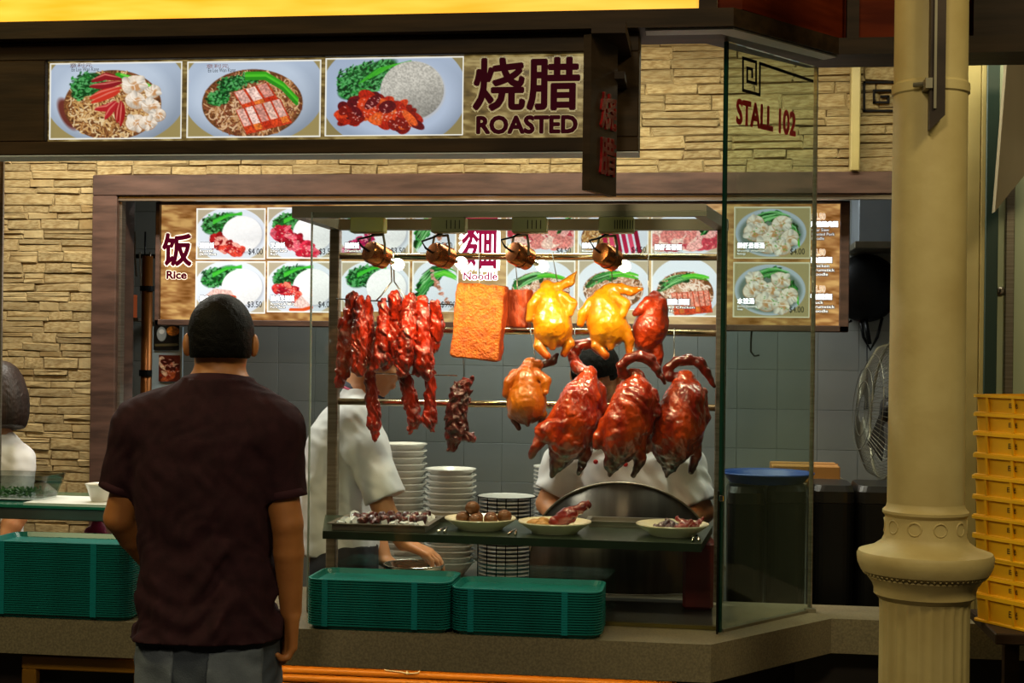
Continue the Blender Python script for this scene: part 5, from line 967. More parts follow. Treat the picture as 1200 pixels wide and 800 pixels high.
# ---------------------------------------------------------------- crates on a stand
st = thing('crate_stand', 'dark wooden stand under the yellow crates', 'stand', (.98, 4.02, 0)); zc0 = P(1180, 738, 3.95).z; ccx, ccy = .945, 4.05
MB().box((ccx - .17, ccy - .17, zc0 - .03), (ccx + .22, ccy + .2, zc0 - .001), bev=.003).build('top', wood, st)
for x in (ccx - .06, ccx + .19):
    for y in (ccy - .15, ccy + .17): MB().box((x - .02, y - .02, 0), (x + .02, y + .02, zc0 - .03)).build('leg', wood, st)
CW, CD, CH = .36, .30, .075
def make_crate():
    t = thing('yellow_crate', 'x', 'crate'); w, d, h = CW, CD, CH
    ring_mesh([(rrect(w * .984, d * .984, .02), 0), (rrect(w * .984, d * .984, .02), .005), (rrect(w * .945, d * .945, .02), .007), (rrect(w * .955, d * .955, .02), h - .012), (rrect(w, d, .022), h - .011), (rrect(w, d, .022), h), (rrect(w * .970, d * .970, .02), h), (rrect(w * .92, d * .92, .018), .009)]).build('crate_body', crate_m, t, local=True)
    for i in range(5):
        x = -w * .36 + w * .18 * i; MB().add([(x - .004, -d * .470, .007), (x + .004, -d * .470, .007), (x + .004, -d * .479, h - .012), (x - .004, -d * .479, h - .012), (x - .004, -d * .488, .007), (x + .004, -d * .488, .007), (x + .004, -d * .5, h - .012), (x - .004, -d * .5, h - .012)], [(4, 5, 6, 7), (0, 4, 7, 3), (1, 2, 6, 5), (0, 1, 5, 4)]).build('rib', crate_m, t, local=True)
    for i in range(3):
        y = -d * .3 + d * .3 * i; MB().add([(-w * .470, y - .004, .007), (-w * .470, y + .004, .007), (-w * .479, y + .004, h - .012), (-w * .479, y - .004, h - .012), (-w * .5, y - .004, h - .012), (-w * .5, y + .004, h - .012), (-w * .488, y + .004, .007), (-w * .488, y - .004, .007)], [(7, 6, 5, 4), (0, 7, 4, 3), (1, 2, 5, 6), (0, 1, 6, 7)]).build('rib', crate_m, t, local=True)
    for sgn, txt in ((-1, '日光'),):
        V, Fc = text_mesh(txt, .03); mn, mx_ = V.min(0), V.max(0); u = (V[:, 0] - mn[0]) / (mx_[0] - mn[0]); v = (V[:, 1] - mn[1]) / (mx_[1] - mn[1]); z = .026 + v * .020
        mk('printed_mark', np.stack([-w * .4782 - .0006 + 0 * z, d * .06 - u * .03, z], 1), Fc, mat('crate_print', '#2e1a08', rough=.6), t, local=True)
    return t
cr0 = make_crate(); tops = [457, 480, 503, 530, 556, 581, 605, 628, 655, 678, 700]; ztops = [P(1180, y + 7, 3.9).z for y in tops]; first = True
for k, zt in enumerate(reversed(ztops)):
    o = cr0 if first else copy_tree(cr0); first = False; lowk = len(ztops) - 1 - k
    o.location = (ccx + .025 + (.006 if k < 3 else 0) + random.uniform(-.0015, .0015), ccy + random.uniform(-.0015, .0015), (zt - CH) if k == 0 else zprev - .0004); o.scale.z = 1 if k == 0 else (zt - zprev + .0004) / CH; zprev = zt; o.rotation_euler = (0, 0, .62 + random.uniform(-.006, .006)); o['label'] = 'yellow plastic crate in the tall stack beside the column' if lowk else 'yellow plastic crate topping the tall stack beside the column'
    if lowk: o['group'] = 'yellow crates in the stack'
    if k == 0: zt_low = zt - CH
st_dz = zt_low - zc0
for ch in st.children:
    if ch.name.startswith('top'): ch.location.z += st_dz - .0005
    else: ch.scale.z = (zc0 - .03 + st_dz) / (zc0 - .03)
# ---------------------------------------------------------------- behind the angled glass
YB = 4.86
def bin_(x0, x1, ytop, Y, d, label):
    a = P(x0, ytop, Y).x; b = P(x1, ytop, Y).x; z = P((x0 + x1) / 2, ytop, Y).z; t = thing('black_bin', label, 'bin', ((a + b) / 2, Y + d / 2, 0), 'black bins behind the glass screen')
    w = b - a; m = MB(); c = [((a + b) / 2 + x, Y + d / 2 + y) for x, y in rrect(w * .9, d * .9, .03)]; c2 = [((a + b) / 2 + x, Y + d / 2 + y) for x, y in rrect(w, d, .04)]; c3 = [((a + b) / 2 + x, Y + d / 2 + y) for x, y in rrect(w * .9, d * .9, .04)]
    ring_mesh([(c, 0), (c2, z - .06)]).build('body', black, t); ring_mesh([(c2, z - .058), (c2, z - .02), (c3, z)]).build('lid', mat('black_lid', '#161412', rough=.3) if 'black_lid' not in MATS else MATS['black_lid'], t)
bin_(853, 897, 571, YB, .28, 'black bin against the steel post'); bin_(899, 946, 569, YB, .28, 'black bin in the middle with the blue basin on top'); bin_(951, 1003, 569, YB, .28, 'black bin under the cardboard box'); bin_(1005, 1052, 570, YB, .28, 'black bin under the fan')
def on_bin(px, py): return P(px, py, YB + .1)
zbin = P(925, 570, YB).z
bb = thing('blue_basin', 'shallow blue basin on top of the black bins', 'basin', (P(898, 565, 5.0).x, 5.0, zbin)); xb_ = P(898, 565, 5.0).x
autosmooth(MB().lathe([(0, .004), (.11, .004), (.125, 0), (.15, .028), (.16, .03), (.16, .035), (.145, .033), (.12, .008), (0, .008)], (xb_, 5.0, zbin + .001), 40).build('bowl', blue, bb)); MB().tube([(xb_ + .161 * math.cos(t), 5.0 + .161 * math.sin(t), zbin + .034) for t in [i * math.pi / 16 for i in range(33)]], .004, 6, cap=False).build('rim', blue, bb, True)
q0, q1 = P(905, 545, 5.24), P(985, 560, 5.24)
sbx = thing('steel_shelf_rack', 'low steel rack behind the black bins', 'rack', ((q0.x + q1.x) / 2, 5.35, 0)); zrk = P(945, 566, 5.24).z
MB().box((q0.x - .1, 5.2, zrk - .02), (q1.x + .03, 5.55, zrk)).build('shelf', steeld, sbx)
for x in (q0.x - .08, q1.x + .01):
    for y in (5.22, 5.53): MB().box((x - .015, y - .015, 0), (x + .015, y + .015, zrk - .02)).build('leg', steeld, sbx)
cb_ = thing('cardboard_box', 'brown cardboard box lying on the rack behind the bins', 'box', ((q0.x + q1.x) / 2, 5.35, zrk)); MB().box((q0.x, 5.25, zrk + .001), (q1.x, 5.45, q0.z), bev=.004).build('carton', carton, cb_); MB().box((q0.x - .002, 5.33, q0.z), (q1.x + .002, 5.37, q0.z + .0012)).build('tape', mat('brown_tape', '#8a5a22', rough=.3), cb_)
# fan
fc = P(1040, 481, 5.32); fa = Vector((-1, -.12, .08)).normalized(); fn = thing('standing_fan', 'black standing fan with a wire cage turned sideways behind the column', 'fan', (fc.x, fc.y, 0)); fu = fa.orthogonal().normalized(); fv = fa.cross(fu); RF = .25
def circ(r, o, n=36): return [fc + fa * o + (fu * math.cos(2 * math.pi * i / n) + fv * math.sin(2 * math.pi * i / n)) * r for i in range(n + 1)]
MB().tube(circ(RF, 0), .006, 8, cap=False).build('cage_ring', mat('grey_fan_rim', '#8a8a78', rough=.3, metal=.7), fn, True)
w = MB()
for i in range(72):
    q = 2 * math.pi * i / 72; d = fu * math.cos(q) + fv * math.sin(q)
    for s in (1, -1): w.tube([fc + fa * .095 * s + d * .05, fc + fa * .085 * s + d * RF * .6, fc + fa * .045 * s + d * RF * .93, fc + d * RF], .0011, 4, cap=False)
for s in (1, -1):
    for r in (.05, .1, .15, .2): w.tube(circ(r, (.092 if r < .16 else .066) * s), .0013, 4, cap=False)
w.build('wire_cage', mat('grey_cage_wire', '#6a6a60', rough=.35, metal=.6), fn)['kind'] = 'stuff'
MB().lathe([(0, -.02), (.045, -.02), (.05, .0), (.04, .02), (0, .025)], fc, 24, axis=fa).build('hub', black, fn, True)
for i in range(4):
    q = 2 * math.pi * i / 4; d = fu * math.cos(q) + fv * math.sin(q); e = fa.cross(d); mk('blade', [fc + d * .03 + e * .02 - fa * .01, fc + d * .2 + e * .07 - fa * .02, fc + d * .21 - e * .02 + fa * .02, fc + d * .05 - e * .03 + fa * .01] + [fc + d * .03 + e * .02 - fa * .007, fc + d * .2 + e * .07 - fa * .017, fc + d * .21 - e * .02 + fa * .023, fc + d * .05 - e * .03 + fa * .013], [(0, 1, 2, 3), (7, 6, 5, 4), (0, 4, 5, 1), (1, 5, 6, 2), (2, 6, 7, 3), (3, 7, 4, 0)], mat('dark_blade', '#2a2a28', rough=.3), fn)
MB().lathe([(.04, -.1), (.055, -.08), (.055, -.02)], fc - fa * .03, 20, axis=fa).build('motor_housing', black, fn, True); bcen = fc - fa * .1
MB().tube([bcen, bcen - UP * .15, (bcen.x, bcen.y, .03)], .018, 12).build('pole', black, fn); MB().lathe([(.14, 0), (.14, .02), (.03, .05), (0, .05)], (bcen.x, bcen.y, 0), 32).build('foot', black, fn)
# ---------------------------------------------------------------- kitchen things on the tiled wall
YKK = YK - .02
hd = thing('extractor_duct', 'stainless extractor duct above the kitchen wall', 'duct', (P(1040, 260, 7.0).x, 7.1, P(1040, 285, 7.0).z)); x0, x1 = P(1000, 260, 7.0).x, P(1062, 260, 7.0).x
MB().box((x0 + .02, 6.95, P(1040, 286, 7.0).z), (x1, 7.296, 2.6), bev=.004).build('duct', mat('pale_duct_steel', '#a3abb2', '#8e969d', .4, metal=.3, scale=3), hd); MB().box((x0, 6.92, P(1040, 292, 7.0).z), (x1, 7.296, P(1040, 284, 7.0).z), bev=.003).build('flange', steeld, hd)
wk = P(1015, 337, YKK - .05); wkt = thing('hanging_wok', 'black wok hanging on the tiled kitchen wall', 'wok', wk)
autosmooth(MB().lathe([(.17, 0), (.158, .03), (.12, .065), (.055, .083), (0, .088), (0, .085), (.053, .08), (.117, .061), (.155, .028), (.167, -.002)], wk + Vector((0, .03, 0)), 40, axis=(0, -1, 0)).build('pan', black, wkt)); MB().tube([wk + Vector((0, .01, -.16)), wk + Vector((.02, .0, -.28))], .012, 10).build('handle', black, wkt, True)
for i, pts in enumerate([[(1008, 370), (1012, 395), (1020, 410), (1028, 395), (1034, 372)], [(985, 350), (992, 380), (998, 375)]]):
    tag(MB().tube([P(x, y, YKK - .03) for x, y in pts], .008, 8).build('hanging_strap', blackw, None, True), ['black strap loop hanging below the wok', 'short black strap beside the menu board'][i], 'strap')
MB().tube([P(1016, 405, YKK - .04), P(1016, 450, YKK - .04), P(1015, 480, YKK - .04)], [.003, .003, .012], 8).build('lanyard', blackw, wkt, True)
tag(MB().tube([P(881, 385, 6.05), P(880, 400, 6.05), P(880, 412, 6.05), P(884, 417, 6.05), P(890, 416, 6.05)], .004, 8).build('wire_hook', blackw, None, True), 'black wire hook hanging under the menu board', 'hook')
# things seen through the gap beside the menu board
pp = P(172, 380, 6.5); pi_ = thing('copper_pipe', 'brown copper pipe standing in the gap beside the menu board', 'pipe', (pp.x, pp.y, 0)); MB().tube([(pp.x, pp.y, 0), (pp.x, pp.y, P(172, 300, 6.5).z)], .026, 18).build('pipe', pipe_m, pi_, True); MB().lathe([(.034, -.015), (.034, .015)], (pp.x, pp.y, P(172, 437, 6.5).z), 18).build('collar', blackw, pi_); MB().lathe([(.034, -.012), (.034, .012)], (pp.x, pp.y, P(172, 338, 6.5).z), 18).build('collar', blackw, pi_)
rk = thing('utensil_rack', 'dark rail of hanging wire utensils beside the menu board', 'rack', P(160, 298, 6.7)); a = P(132, 300, 6.7); b = P(190, 300, 6.7); MB().box(a + Vector((0, 0, -.01)), b + Vector((0, .02, .01))).build('rail', blackw, rk)
for x in (a.x + .02, b.x - .02): MB().tube([(x, a.y + .01, a.z), (x, a.y + .01, 2.972)], .006, 8).build('hanger', blackw, rk)
for i in range(7):
    p = P(140 + i * 6, 300, 6.69); L_ = .1 + .05 * ((i * 5) % 3); MB().tube([p + UP * (.12 if i % 2 else .02), p, p - UP * L_ + Vector((.01, 0, 0))], .005, 6).build('utensil', [steel, white_c, blackw][i % 3], rk, True)
ob = tag(MB().box(P(147, 345, 6.9), Vector((P(156, 372, 6.9).x, 6.95, P(150, 372, 6.88).z - .0005))).build('orange_box', mat('orange_card', '#c2541c', rough=.6)), 'small orange packet on the kitchen wall shelf', 'packet'); ob.location.y += 0
tag(MB().box((P(141, 372, 6.88).x, 6.88, P(150, 376, 6.88).z), (P(162, 372, 6.88).x, 7.297, P(150, 372, 6.88).z)).build('wall_shelf', steel), 'narrow steel wall shelf under the orange packet', 'shelf')
bd_ = thing('notice_board', 'pale board with two stuck posters under the menu board', 'notice board', P(195, 440, 6.2)); a, b, c = rect(178, 388, 213, 520, 6.2); bd_.location.z = 0; MB().box((a.x, 6.2, 0), (b.x, 6.215, a.z + .02)).build('board', mat('pale_blue_board', '#8fa0a8', rough=.4), bd_)
A = Art(32, 32, 1.5, '#191712', 400); A.ell(10, 12, 6, 9, '#9aa0a0'); A.ell(10, 9, 3.5, 3, '#e0e0dc'); A.ell(24, 8, 8, 6, '#b86a20', speck=.6); A.stroke([(3, 26), (29, 25)], 3, '#8a7a4a', .6); A.mesh('poster', *rect(180, 380, 210, 410, 6.19), print_mat('poster_print', 0, 1.), bd_)
A = Art(24, 32, 1.5, '#5a2418', 401); A.meat([(5, 8), (18, 16), (8, 26)], 12, 40, ('#8a2a18', '#b85a30', '#e0c0a0', '#4a1810')); A.mesh('poster', *rect(186, 416, 211, 447, 6.19), MATS['poster_print'], bd_)
tag(MB().box(P(358, 602, 4.95), P(384, 668, 4.9)).build('drying_rack', steeld), 'grey ribbed steel cabinet beside the bowed cook', 'cabinet') if False else None
# ================================================================ PEOPLE
def smin(a, b, k): h = np.maximum(k - np.abs(a - b), 0) / k; return np.minimum(a, b) - h * h * k * .25
def V3(v): return np.array(v, float)
def add_hand(F, w, d, n, t, curl=(.25, .5, .45), s=1., spread=.0):
    """palm plus four fingers and a thumb: d along the fingers, n the way they curl, t the thumb side"""
    w, d, n, t = V3(w), V3(d), V3(n), V3(t); d /= np.linalg.norm(d); n = n - d * (n @ d); n /= np.linalg.norm(n); t = t - d * (t @ d) - n * (t @ n); t /= np.linalg.norm(t)
    kn = []
    for i, (o, l) in enumerate(((.030, .088), (.010, .092), (-.010, .088), (-.029, .080))):
        k = w + d * l * s + t * o * s; kn.append(k); F.cap(w + d * .012 * s + t * o * .55 * s, k, .0145 * s, .0105 * s, .010)
    for i, L in enumerate((.072, .080, .074, .058)):
        p = kn[i]; a = 0; c = curl if i < 3 else tuple(q * 1.1 for q in curl)
        for f, q, r in ((.44, c[0], .0088), (.31, c[1], .0082), (.25, c[2], .0074)):
            a += q * (1 + .12 * i); e = p + (d * math.cos(a) + n * math.sin(a) + t * spread * (1.5 - i)) * L * f * s; F.cap(p, e, r * s, (r - .0006) * s, .003); p = e
    p = w + d * .028 * s + t * .024 * s; e1 = p + (t * .62 + d * .62 + n * .45) * .042 * s; e2 = e1 + (t * .2 + d * .85 + n * .5) * .032 * s; e3 = e2 + (d * .85 + n * .5) * .022 * s
    F.cap(p, e1, .0155 * s, .0115 * s, .010); F.cap(e1, e2, .0108 * s, .0095 * s, .004); F.cap(e2, e3, .0095 * s, .008 * s, .003)
def head_axes(f):
    f = Vector(f).normalized(); r = f.cross(UP).normalized(); u = r.cross(f); return np.stack([V3(r), V3(f), V3(u)], 1)
def add_head(F, hc, R, s=1.):
    hc = V3(hc); r, f, u = R[:, 0], R[:, 1], R[:, 2]; q = lambda a, b, c: hc + (r * a + f * b + u * c) * s
    F.ell(q(0, -.008, .018), V3((.074, .093, .092)) * s, R, .02); F.ell(q(0, .03, -.048), V3((.056, .056, .062)) * s, R, .03); F.ell(q(0, .062, -.092), V3((.022, .018, .017)) * s, R, .02)
    F.cap(q(0, .088, .012), q(0, .106, -.026), .009 * s, .0135 * s, .012); F.ell(q(0, .083, .034), V3((.05, .014, .010)) * s, R, .012)
    F.ell(q(0, .086, -.058), V3((.024, .010, .006)) * s, R, .006); F.ell(q(0, .084, -.067), V3((.020, .010, .006)) * s, R, .005)
    for sg in (1, -1): F.ell(q(.086 * sg, -.012, -.012), V3((.012, .017, .031)) * s, R, .005); F.ell(q(.045 * sg, .06, -.02), V3((.022, .022, .018)) * s, R, .015)
def person(label, base, J, rows, skin, res=.0055, s=1., hands=(), fwd=(0, 1, 0), sex=0):
    t = thing('person', label, 'person', base); R = head_axes(J['look'])
    allp = [V3(v) for k, v in J.items() if k not in ('look',) and not isinstance(v, (int, float))]
    lo = np.min(allp, 0) - V3((.22, .22, .0)); hi = np.max(allp, 0) + V3((.22, .22, .17)); lo[2] = -.012; F = Field(lo, hi, res)
    add_head(F, J['head'], R, s); hc = V3(J['head']); F.cap(hc - R[:, 2] * .05 - R[:, 1] * .012, J['neck'], .062 * s, .066 * s, .03)
    F.loft(rows, .03)
    for a in 'lr':
        F.cap(J['neck'], J['sh' + a], .05 * s, .052 * s, .04)
        F.chain([J['sh' + a], J['el' + a]], [.052 * s, .041 * s], .008); m = (V3(J['el' + a]) * .68 + V3(J['wr' + a]) * .32); F.chain([J['el' + a], m, J['wr' + a]], [.0395 * s, .0395 * s, .028 * s], .006)
        F.chain([J['hip' + a], J['kn' + a]], [.088 * s, .058 * s], .03); m = V3(J['kn' + a]) * .7 + V3(J['an' + a]) * .3; F.chain([J['kn' + a], m, J['an' + a]], [.054 * s, .056 * s, .038 * s], .02); an = V3(J['an' + a]); ff = V3(fwd); F.cap(an - ff * .04 + (0, 0, -.035), an + ff * .14 + (0, 0, -.05), .035, .028, .03)
    for (w, d, n, tt, c) in hands: add_hand(F, w, d, n, tt, c, s * 1.1)
    F.build('body', skin, t)
    for sg in (1, -1): MB().lathe([(0, -.0115), (.008, -.008), (.0115, 0), (.008, .008), (0, .0115)], Vector(hc + R @ V3((.031 * sg, .0775, .008)) * s), 12).build('eye', white_c, t, True)
    return t, R, F
def hair(t, hc, R, s, m, nape=-.05, front=.03, top=.055, grow=.009, long=0., seed=1, sides=.0):
    hc = V3(hc); L = .14 + long; F = Field(hc - V3((.13, .15, L)), hc + V3((.13, .15, .15)), .004); F.ell(hc + R @ V3((0, -.010, .020)) * s, V3((.077 + sides, .096, .094)) * s + grow, R, .0); F.ell(hc + R @ V3((0, -.035, -.03)) * s, V3((.066 + sides, .060, .055)) * s + grow, R, .03)
    if long: F.ell(hc + R @ V3((0, -.02, -.05)), V3((.088, .10, .10)) + grow, R, .04); F.ell(hc + R @ V3((0, -.04, -.10)), V3((.085, .07, .07)), R, .04)
    X, Y, Z = F.grid(); d = [X - hc[0], Y - hc[1], Z - hc[2]]; f = sum(R[i, 1] * d[i] for i in range(3)); u = sum(R[i, 2] * d[i] for i in range(3)); r = sum(R[i, 0] * d[i] for i in range(3))
    D = np.maximum(F.D, np.minimum(f - front + 0 * u, top - u + .25 * np.maximum(f, 0))); D = np.maximum(D, nape - u)
    if not long:
        D = np.maximum(D, np.abs(r) - (.0765 + grow * .4 + .6 * np.clip(u - .005, 0, 1)))
        D = np.maximum(D, np.minimum(.012 - u, f + .020 - .3 * np.minimum(u, 0)))
    F.D = D.astype(np.float32); F.wob(.0007, .012, seed); return F.build('hair', m, t)
def garment(t, name, m, res, lo, hi, rows, sleeves, hem=None, shoulders=(), k=.035, wob=(), extra=None, armk=.03):
    F = Field(lo, hi, res); F.loft(rows, .03); A = []
    for (a, b, ra, rb) in shoulders: F.cap(a, b, ra, rb, .05)
    for pts, rs in sleeves:
        S = Field(lo, hi, res); S.chain(pts, rs, .03); e = V3(pts[-1]); d = e - V3(pts[-2]); d /= np.linalg.norm(d); S.clip(e - d * .006, d); A.append(S)
    for S in A: F.D = smin(F.D, S.D, armk)
    for w in wob: F.wob(*w[:2], seed=w[2], aniso=w[3], mask=w[4] if len(w) > 4 else None)
    if hem is not None: F.clip((0, 0, hem), (0, 0, -1))
    if extra: extra(F)
    return F.build(name, m, t), F
# ---------------------------------------------------------------- the customer
YMn = 3.58
M = lambda px, py, dy=0.: P(px, py, YMn + dy)
sc = SCL(245, YMn); z_ = lambda y: M(245, y).z
J = dict(head=M(259, 399, .02), look=(-.3, .95, -.03), neck=M(257, 452, .0), shl=M(172, 503), shr=M(316, 506), ell=M(140, 606, .0), elr=M(337, 614, -.01), wrl=M(188, 672, .20), wrr=M(341, 716, .03),
         hipl=M(206, 752, .01), hipr=M(282, 752, .01), knl=(M(208, 752).x, YMn + .02, .48), knr=(M(282, 752).x + .01, YMn + .02, .48), anl=(M(204, 752).x, YMn - .02, .085), anr=(M(288, 752).x + .01, YMn - .02, .085))
RW = [(806, 243, 84, .14), (745, 244, 87, .148), (715, 243, 84, .135), (700, 243, 82, .128), (650, 241, 80, .12), (600, 241, 82, .12), (550, 242, 87, .125), (515, 243, 91, .12), (490, 245, 86, .11), (474, 249, 72, .095), (462, 252, 56, .08), (452, 255, 42, .078), (446, 257, 37, .074)]
def rows(inset, dy=0., sel=RW): return [(M(c, y).z, M(c, y).x, YMn + dy, max(h / sc - inset, .02), max(r - inset, .02)) for y, c, h, r in sel]
man, R, FB = person('man seen from behind in a dark maroon polo shirt and jeans at the counter', (M(244, 740).x, YMn, 0), J, [r if r[0] > z_(740) else (r[0], r[1], r[2], .14, .09) for r in rows(.02)], skin_m, .0052, hands=[(J['wrr'], (-.12, .10, -1), (-.72, -.68, .1), (-.68, .72, 0), (.3, .7, .6)), (J['wrl'], (.6, .7, .1), (0, .3, -1), (.6, -.4, .2), (.4, .6, .4))])
hair(man, J['head'], R, 1.0, hair_m, nape=-.047, front=.02, top=.05, grow=.0085)
lo = V3((M(100, 500).x, YMn - .24, z_(752))); hi = V3((M(375, 500).x, YMn + .24, z_(432)))
low = lambda X, Y, Z: np.clip((z_(560) - Z) / .25, .15, 1) + 0 * X
sh, FS = garment(man, 'shirt', shirt_m, .005, lo, hi, rows(0), [([M(190, 490), M(165, 505), M(139, 577, .0)], [.068, .074, .054]), ([M(305, 492), M(322, 508), M(335, 586, -.005)], [.068, .074, .055])], hem=z_(744),
    shoulders=[(M(232, 462), M(170, 496), .042, .062), (M(282, 463), M(318, 498), .042, .062), (M(252, 472), M(180, 496), .062, .062), (M(262, 472), M(310, 498), .062, .062)], wob=[(.0075, .12, 4, (.7, .7, 1.3), low), (.002, .07, 9, (1.2, 1, .6))])
for pts, r in (([M(165, 505), M(139, 577)], .0565), ([M(322, 508), M(335, 586, -.005)], .0575)):
    d = (pts[1] - pts[0]).normalized(); e = pts[1] - d * .004; MB().lathe([(r - .006, -.022), (r, -.021), (r, -.001), (r - .004, .0)], e, 32, axis=d).build('sleeve_cuff', collar_m, sh, True)
cl = MB(); n = 40; V = []
for (dr, z) in ((.012, -.012), (.012, .004), (.004, .030), (-.002, .030), (.0, .0)):
    for i in range(n):
        q = 2 * math.pi * i / n; c = M(257, 455, .005); V.append((c.x + (.076 + dr) * math.cos(q), c.y + (.072 + dr) * math.sin(q), c.z + z - .012 * math.sin(q)))
mk('collar', V, [(i * n + k, i * n + (k + 1) % n, (i + 1) * n + (k + 1) % n, (i + 1) * n + k) for i in range(4) for k in range(n)], collar_m, sh, True)
def jeans_field(off=0.):
    F = Field(V3((M(135, 500).x, YMn - .22, .05)), V3((M(350, 500).x, YMn + .24, z_(728))), .006); F.loft([(M(243, y).z, M(c, y).x, YMn + .005, h / sc, r) for y, c, h, r in ((850, 244, 82, .130), (800, 244, 82, .136), (770, 243, 80, .130), (735, 243, 74, .112))], .03)
    for a in 'lr': F.chain([J['hip' + a], J['kn' + a], V3(J['an' + a]) + (0, 0, -.01)], [.096, .078, .068], .04)
    F.clip((0, 0, .075), (0, 0, -1)); F.wob(.0018, .08, 21, (1, .8, .8)); F.D = F.D - off; return F
jn = jeans_field().build('jeans', jean_m, man)
for c0, c1 in ((170, 222), (262, 316)):
    F = jeans_field(.006); X, Y, Z = F.grid(); x0, x1 = M(c0, 780).x, M(c1, 780).x; zt = M(243, 752).z; xm = (x0 + x1) / 2; zb_ = zt - .145
    D = np.maximum(F.D, np.maximum(np.maximum(x0 - X, X - x1), np.maximum(Z - zt - (X - xm) * .06, zb_ + np.abs(X - xm) * .35 - Z))); D = np.maximum(D, Y - YMn + .02); F.D = D.astype(np.float32); F.build('back_pocket', jean_p, jn)
for a in 'lr':
    an = V3(J['an' + a]); F = Field(an - V3((.1, .15, .095)), an + V3((.1, .26, .06)), .005); F.cap(an + (0, -.05, -.04), an + (0, .16, -.052), .048, .036, .03); F.clip((0, 0, .001), (0, 0, -1)); F.build('shoe', shoe_m, man)
# ---------------------------------------------------------------- cook bowed beside the cabinet
Y1 = 4.97; M1 = lambda px, py, dy=0.: P(px, py, Y1 + dy); s1 = SCL(410, Y1)
J = dict(head=M1(447, 421, .0), look=(.95, .1, -.55), neck=M1(424, 462), shl=M1(420, 500, .13), shr=M1(420, 502, -.13), ell=M1(430, 590, .13), elr=M1(450, 598, -.16), wrl=M1(450, 655, .07), wrr=M1(473, 636, -.13),
         hipl=M1(402, 668, .08), hipr=M1(402, 668, -.08), knl=(M1(402, 668).x + .02, Y1 + .09, .46), knr=(M1(402, 668).x + .02, Y1 - .09, .46), anl=(M1(398, 668).x, Y1 + .09, .085), anr=(M1(398, 668).x, Y1 - .09, .085))
R1 = [(690, 402, 40, .15), (640, 400, 42, .16), (600, 396, 42, .165), (560, 396, 42, .17), (525, 400, 41, .175), (500, 405, 38, .165), (482, 411, 31, .13), (468, 417, 23, .09), (458, 422, 17, .065)]
rows1 = lambda i: [(M1(c, y).z, M1(c, y).x, Y1, h / s1 - i, r - i) for y, c, h, r in R1]
ck, R, _ = person('cook in a white shirt bowing forward behind the hanging pork', (M1(402, 668).x, Y1, 0), J, rows1(.016), skin_l, .006, hands=[(J['wrr'], (.9, .1, -.35), (-.2, .1, -1), (.2, 1, .1), (.3, .4, .3)), (J['wrl'], (.8, -.2, -.4), (-.2, 0, -1), (.2, -1, .1), (.3, .4, .3))], fwd=(1, 0, 0))
hair(ck, J['head'], R, 1.0, hair_m, nape=-.05)
lo = V3((M1(335, 500).x, Y1 - .3, M1(402, 668).z)); hi = V3((M1(505, 500).x, Y1 + .34, M1(402, 445).z))
ws_, _f = garment(ck, 'white_shirt', chef_w, .0055, lo, hi, rows1(0), [([M1(418, 498, -.12), M1(428, 525, -.14), M1(452, 586, -.155)], [.075, .078, .072]), ([M1(418, 498, .12), M1(424, 520, .14), M1(430, 575, .14)], [.075, .078, .07])], hem=M1(402, 648).z, shoulders=[(M1(416, 474, -.05), M1(419, 492, -.12), .055, .07), (M1(416, 474, .05), M1(419, 492, .12), .055, .07)], wob=[(.003, .12, 31, (1, 1, .6)), (.001, .06, 33, (1, 1, 1))])
F = Field(V3((M1(340, 600).x, Y1 - .22, .05)), V3((M1(470, 600).x, Y1 + .22, M1(402, 634).z)), .0065); F.loft([(M1(402, y).z, M1(404, y).x, Y1, 38 / s1, .155) for y in (720, 690, 636)], .03)
for a in 'lr': F.chain([J['hip' + a], J['kn' + a], J['an' + a]], [.1, .08, .07], .04)
F.clip((0, 0, .075), (0, 0, -1)); F.build('trousers', dark_cloth, ck)
cl = MB(); c = M1(426, 459); ax = Vector((.35, 0, 1)).normalized(); MB().lathe([(.078, -.016), (.082, -.002), (.070, .02), (.066, .02), (.07, -.01)], c, 32, axis=ax).build('collar', mat('navy_collar', '#1b2140', rough=.7), ws_, True); MB().lathe([(.0835, -.010), (.0845, -.004), (.0805, .002)], c, 32, axis=ax).build('collar_piping', mat('magenta_piping', '#b8205a', rough=.6), ws_, True)
for a in 'lr':
    an = V3(J['an' + a]); F = Field(an - V3((.15, .1, .095)), an + V3((.26, .1, .06)), .006); F.cap(an + (-.05, 0, -.04), an + (.16, 0, -.052), .048, .036, .03); F.clip((0, 0, .001), (0, 0, -1)); F.build('shoe', shoe_m, ck)
# ---------------------------------------------------------------- cook standing at the splash guard
Y2 = 5.16; M2 = lambda px, py, dy=0.: P(px, py, Y2 + dy); s2 = SCL(735, Y2)
J = dict(head=M2(698, 440, -.05), look=(-.1, -.8, -.6), neck=M2(722, 500), shl=M2(796, 538), shr=M2(668, 536), ell=M2(824, 600, -.02), elr=M2(641, 590, -.02), wrl=M2(780, 626, -.16), wrr=M2(668, 622, -.15),
         hipl=M2(765, 700), hipr=M2(708, 700), knl=(M2(765, 700).x, Y2 - .02, .44), knr=(M2(708, 700).x, Y2 - .02, .44), anl=(M2(765, 700).x, Y2, .085), anr=(M2(708, 700).x, Y2, .085))
R2 = [(740, 736, 60, .125), (700, 736, 62, .13), (650, 736, 64, .135), (600, 736, 66, .13), (560, 734, 66, .125), (535, 733, 62, .115), (520, 730, 50, .095), (508, 726, 36, .08), (498, 723, 22, .062)]
rows2 = lambda i: [(M2(c, y).z, M2(c, y).x, Y2, h / s2 - i, r - i) for y, c, h, r in R2]
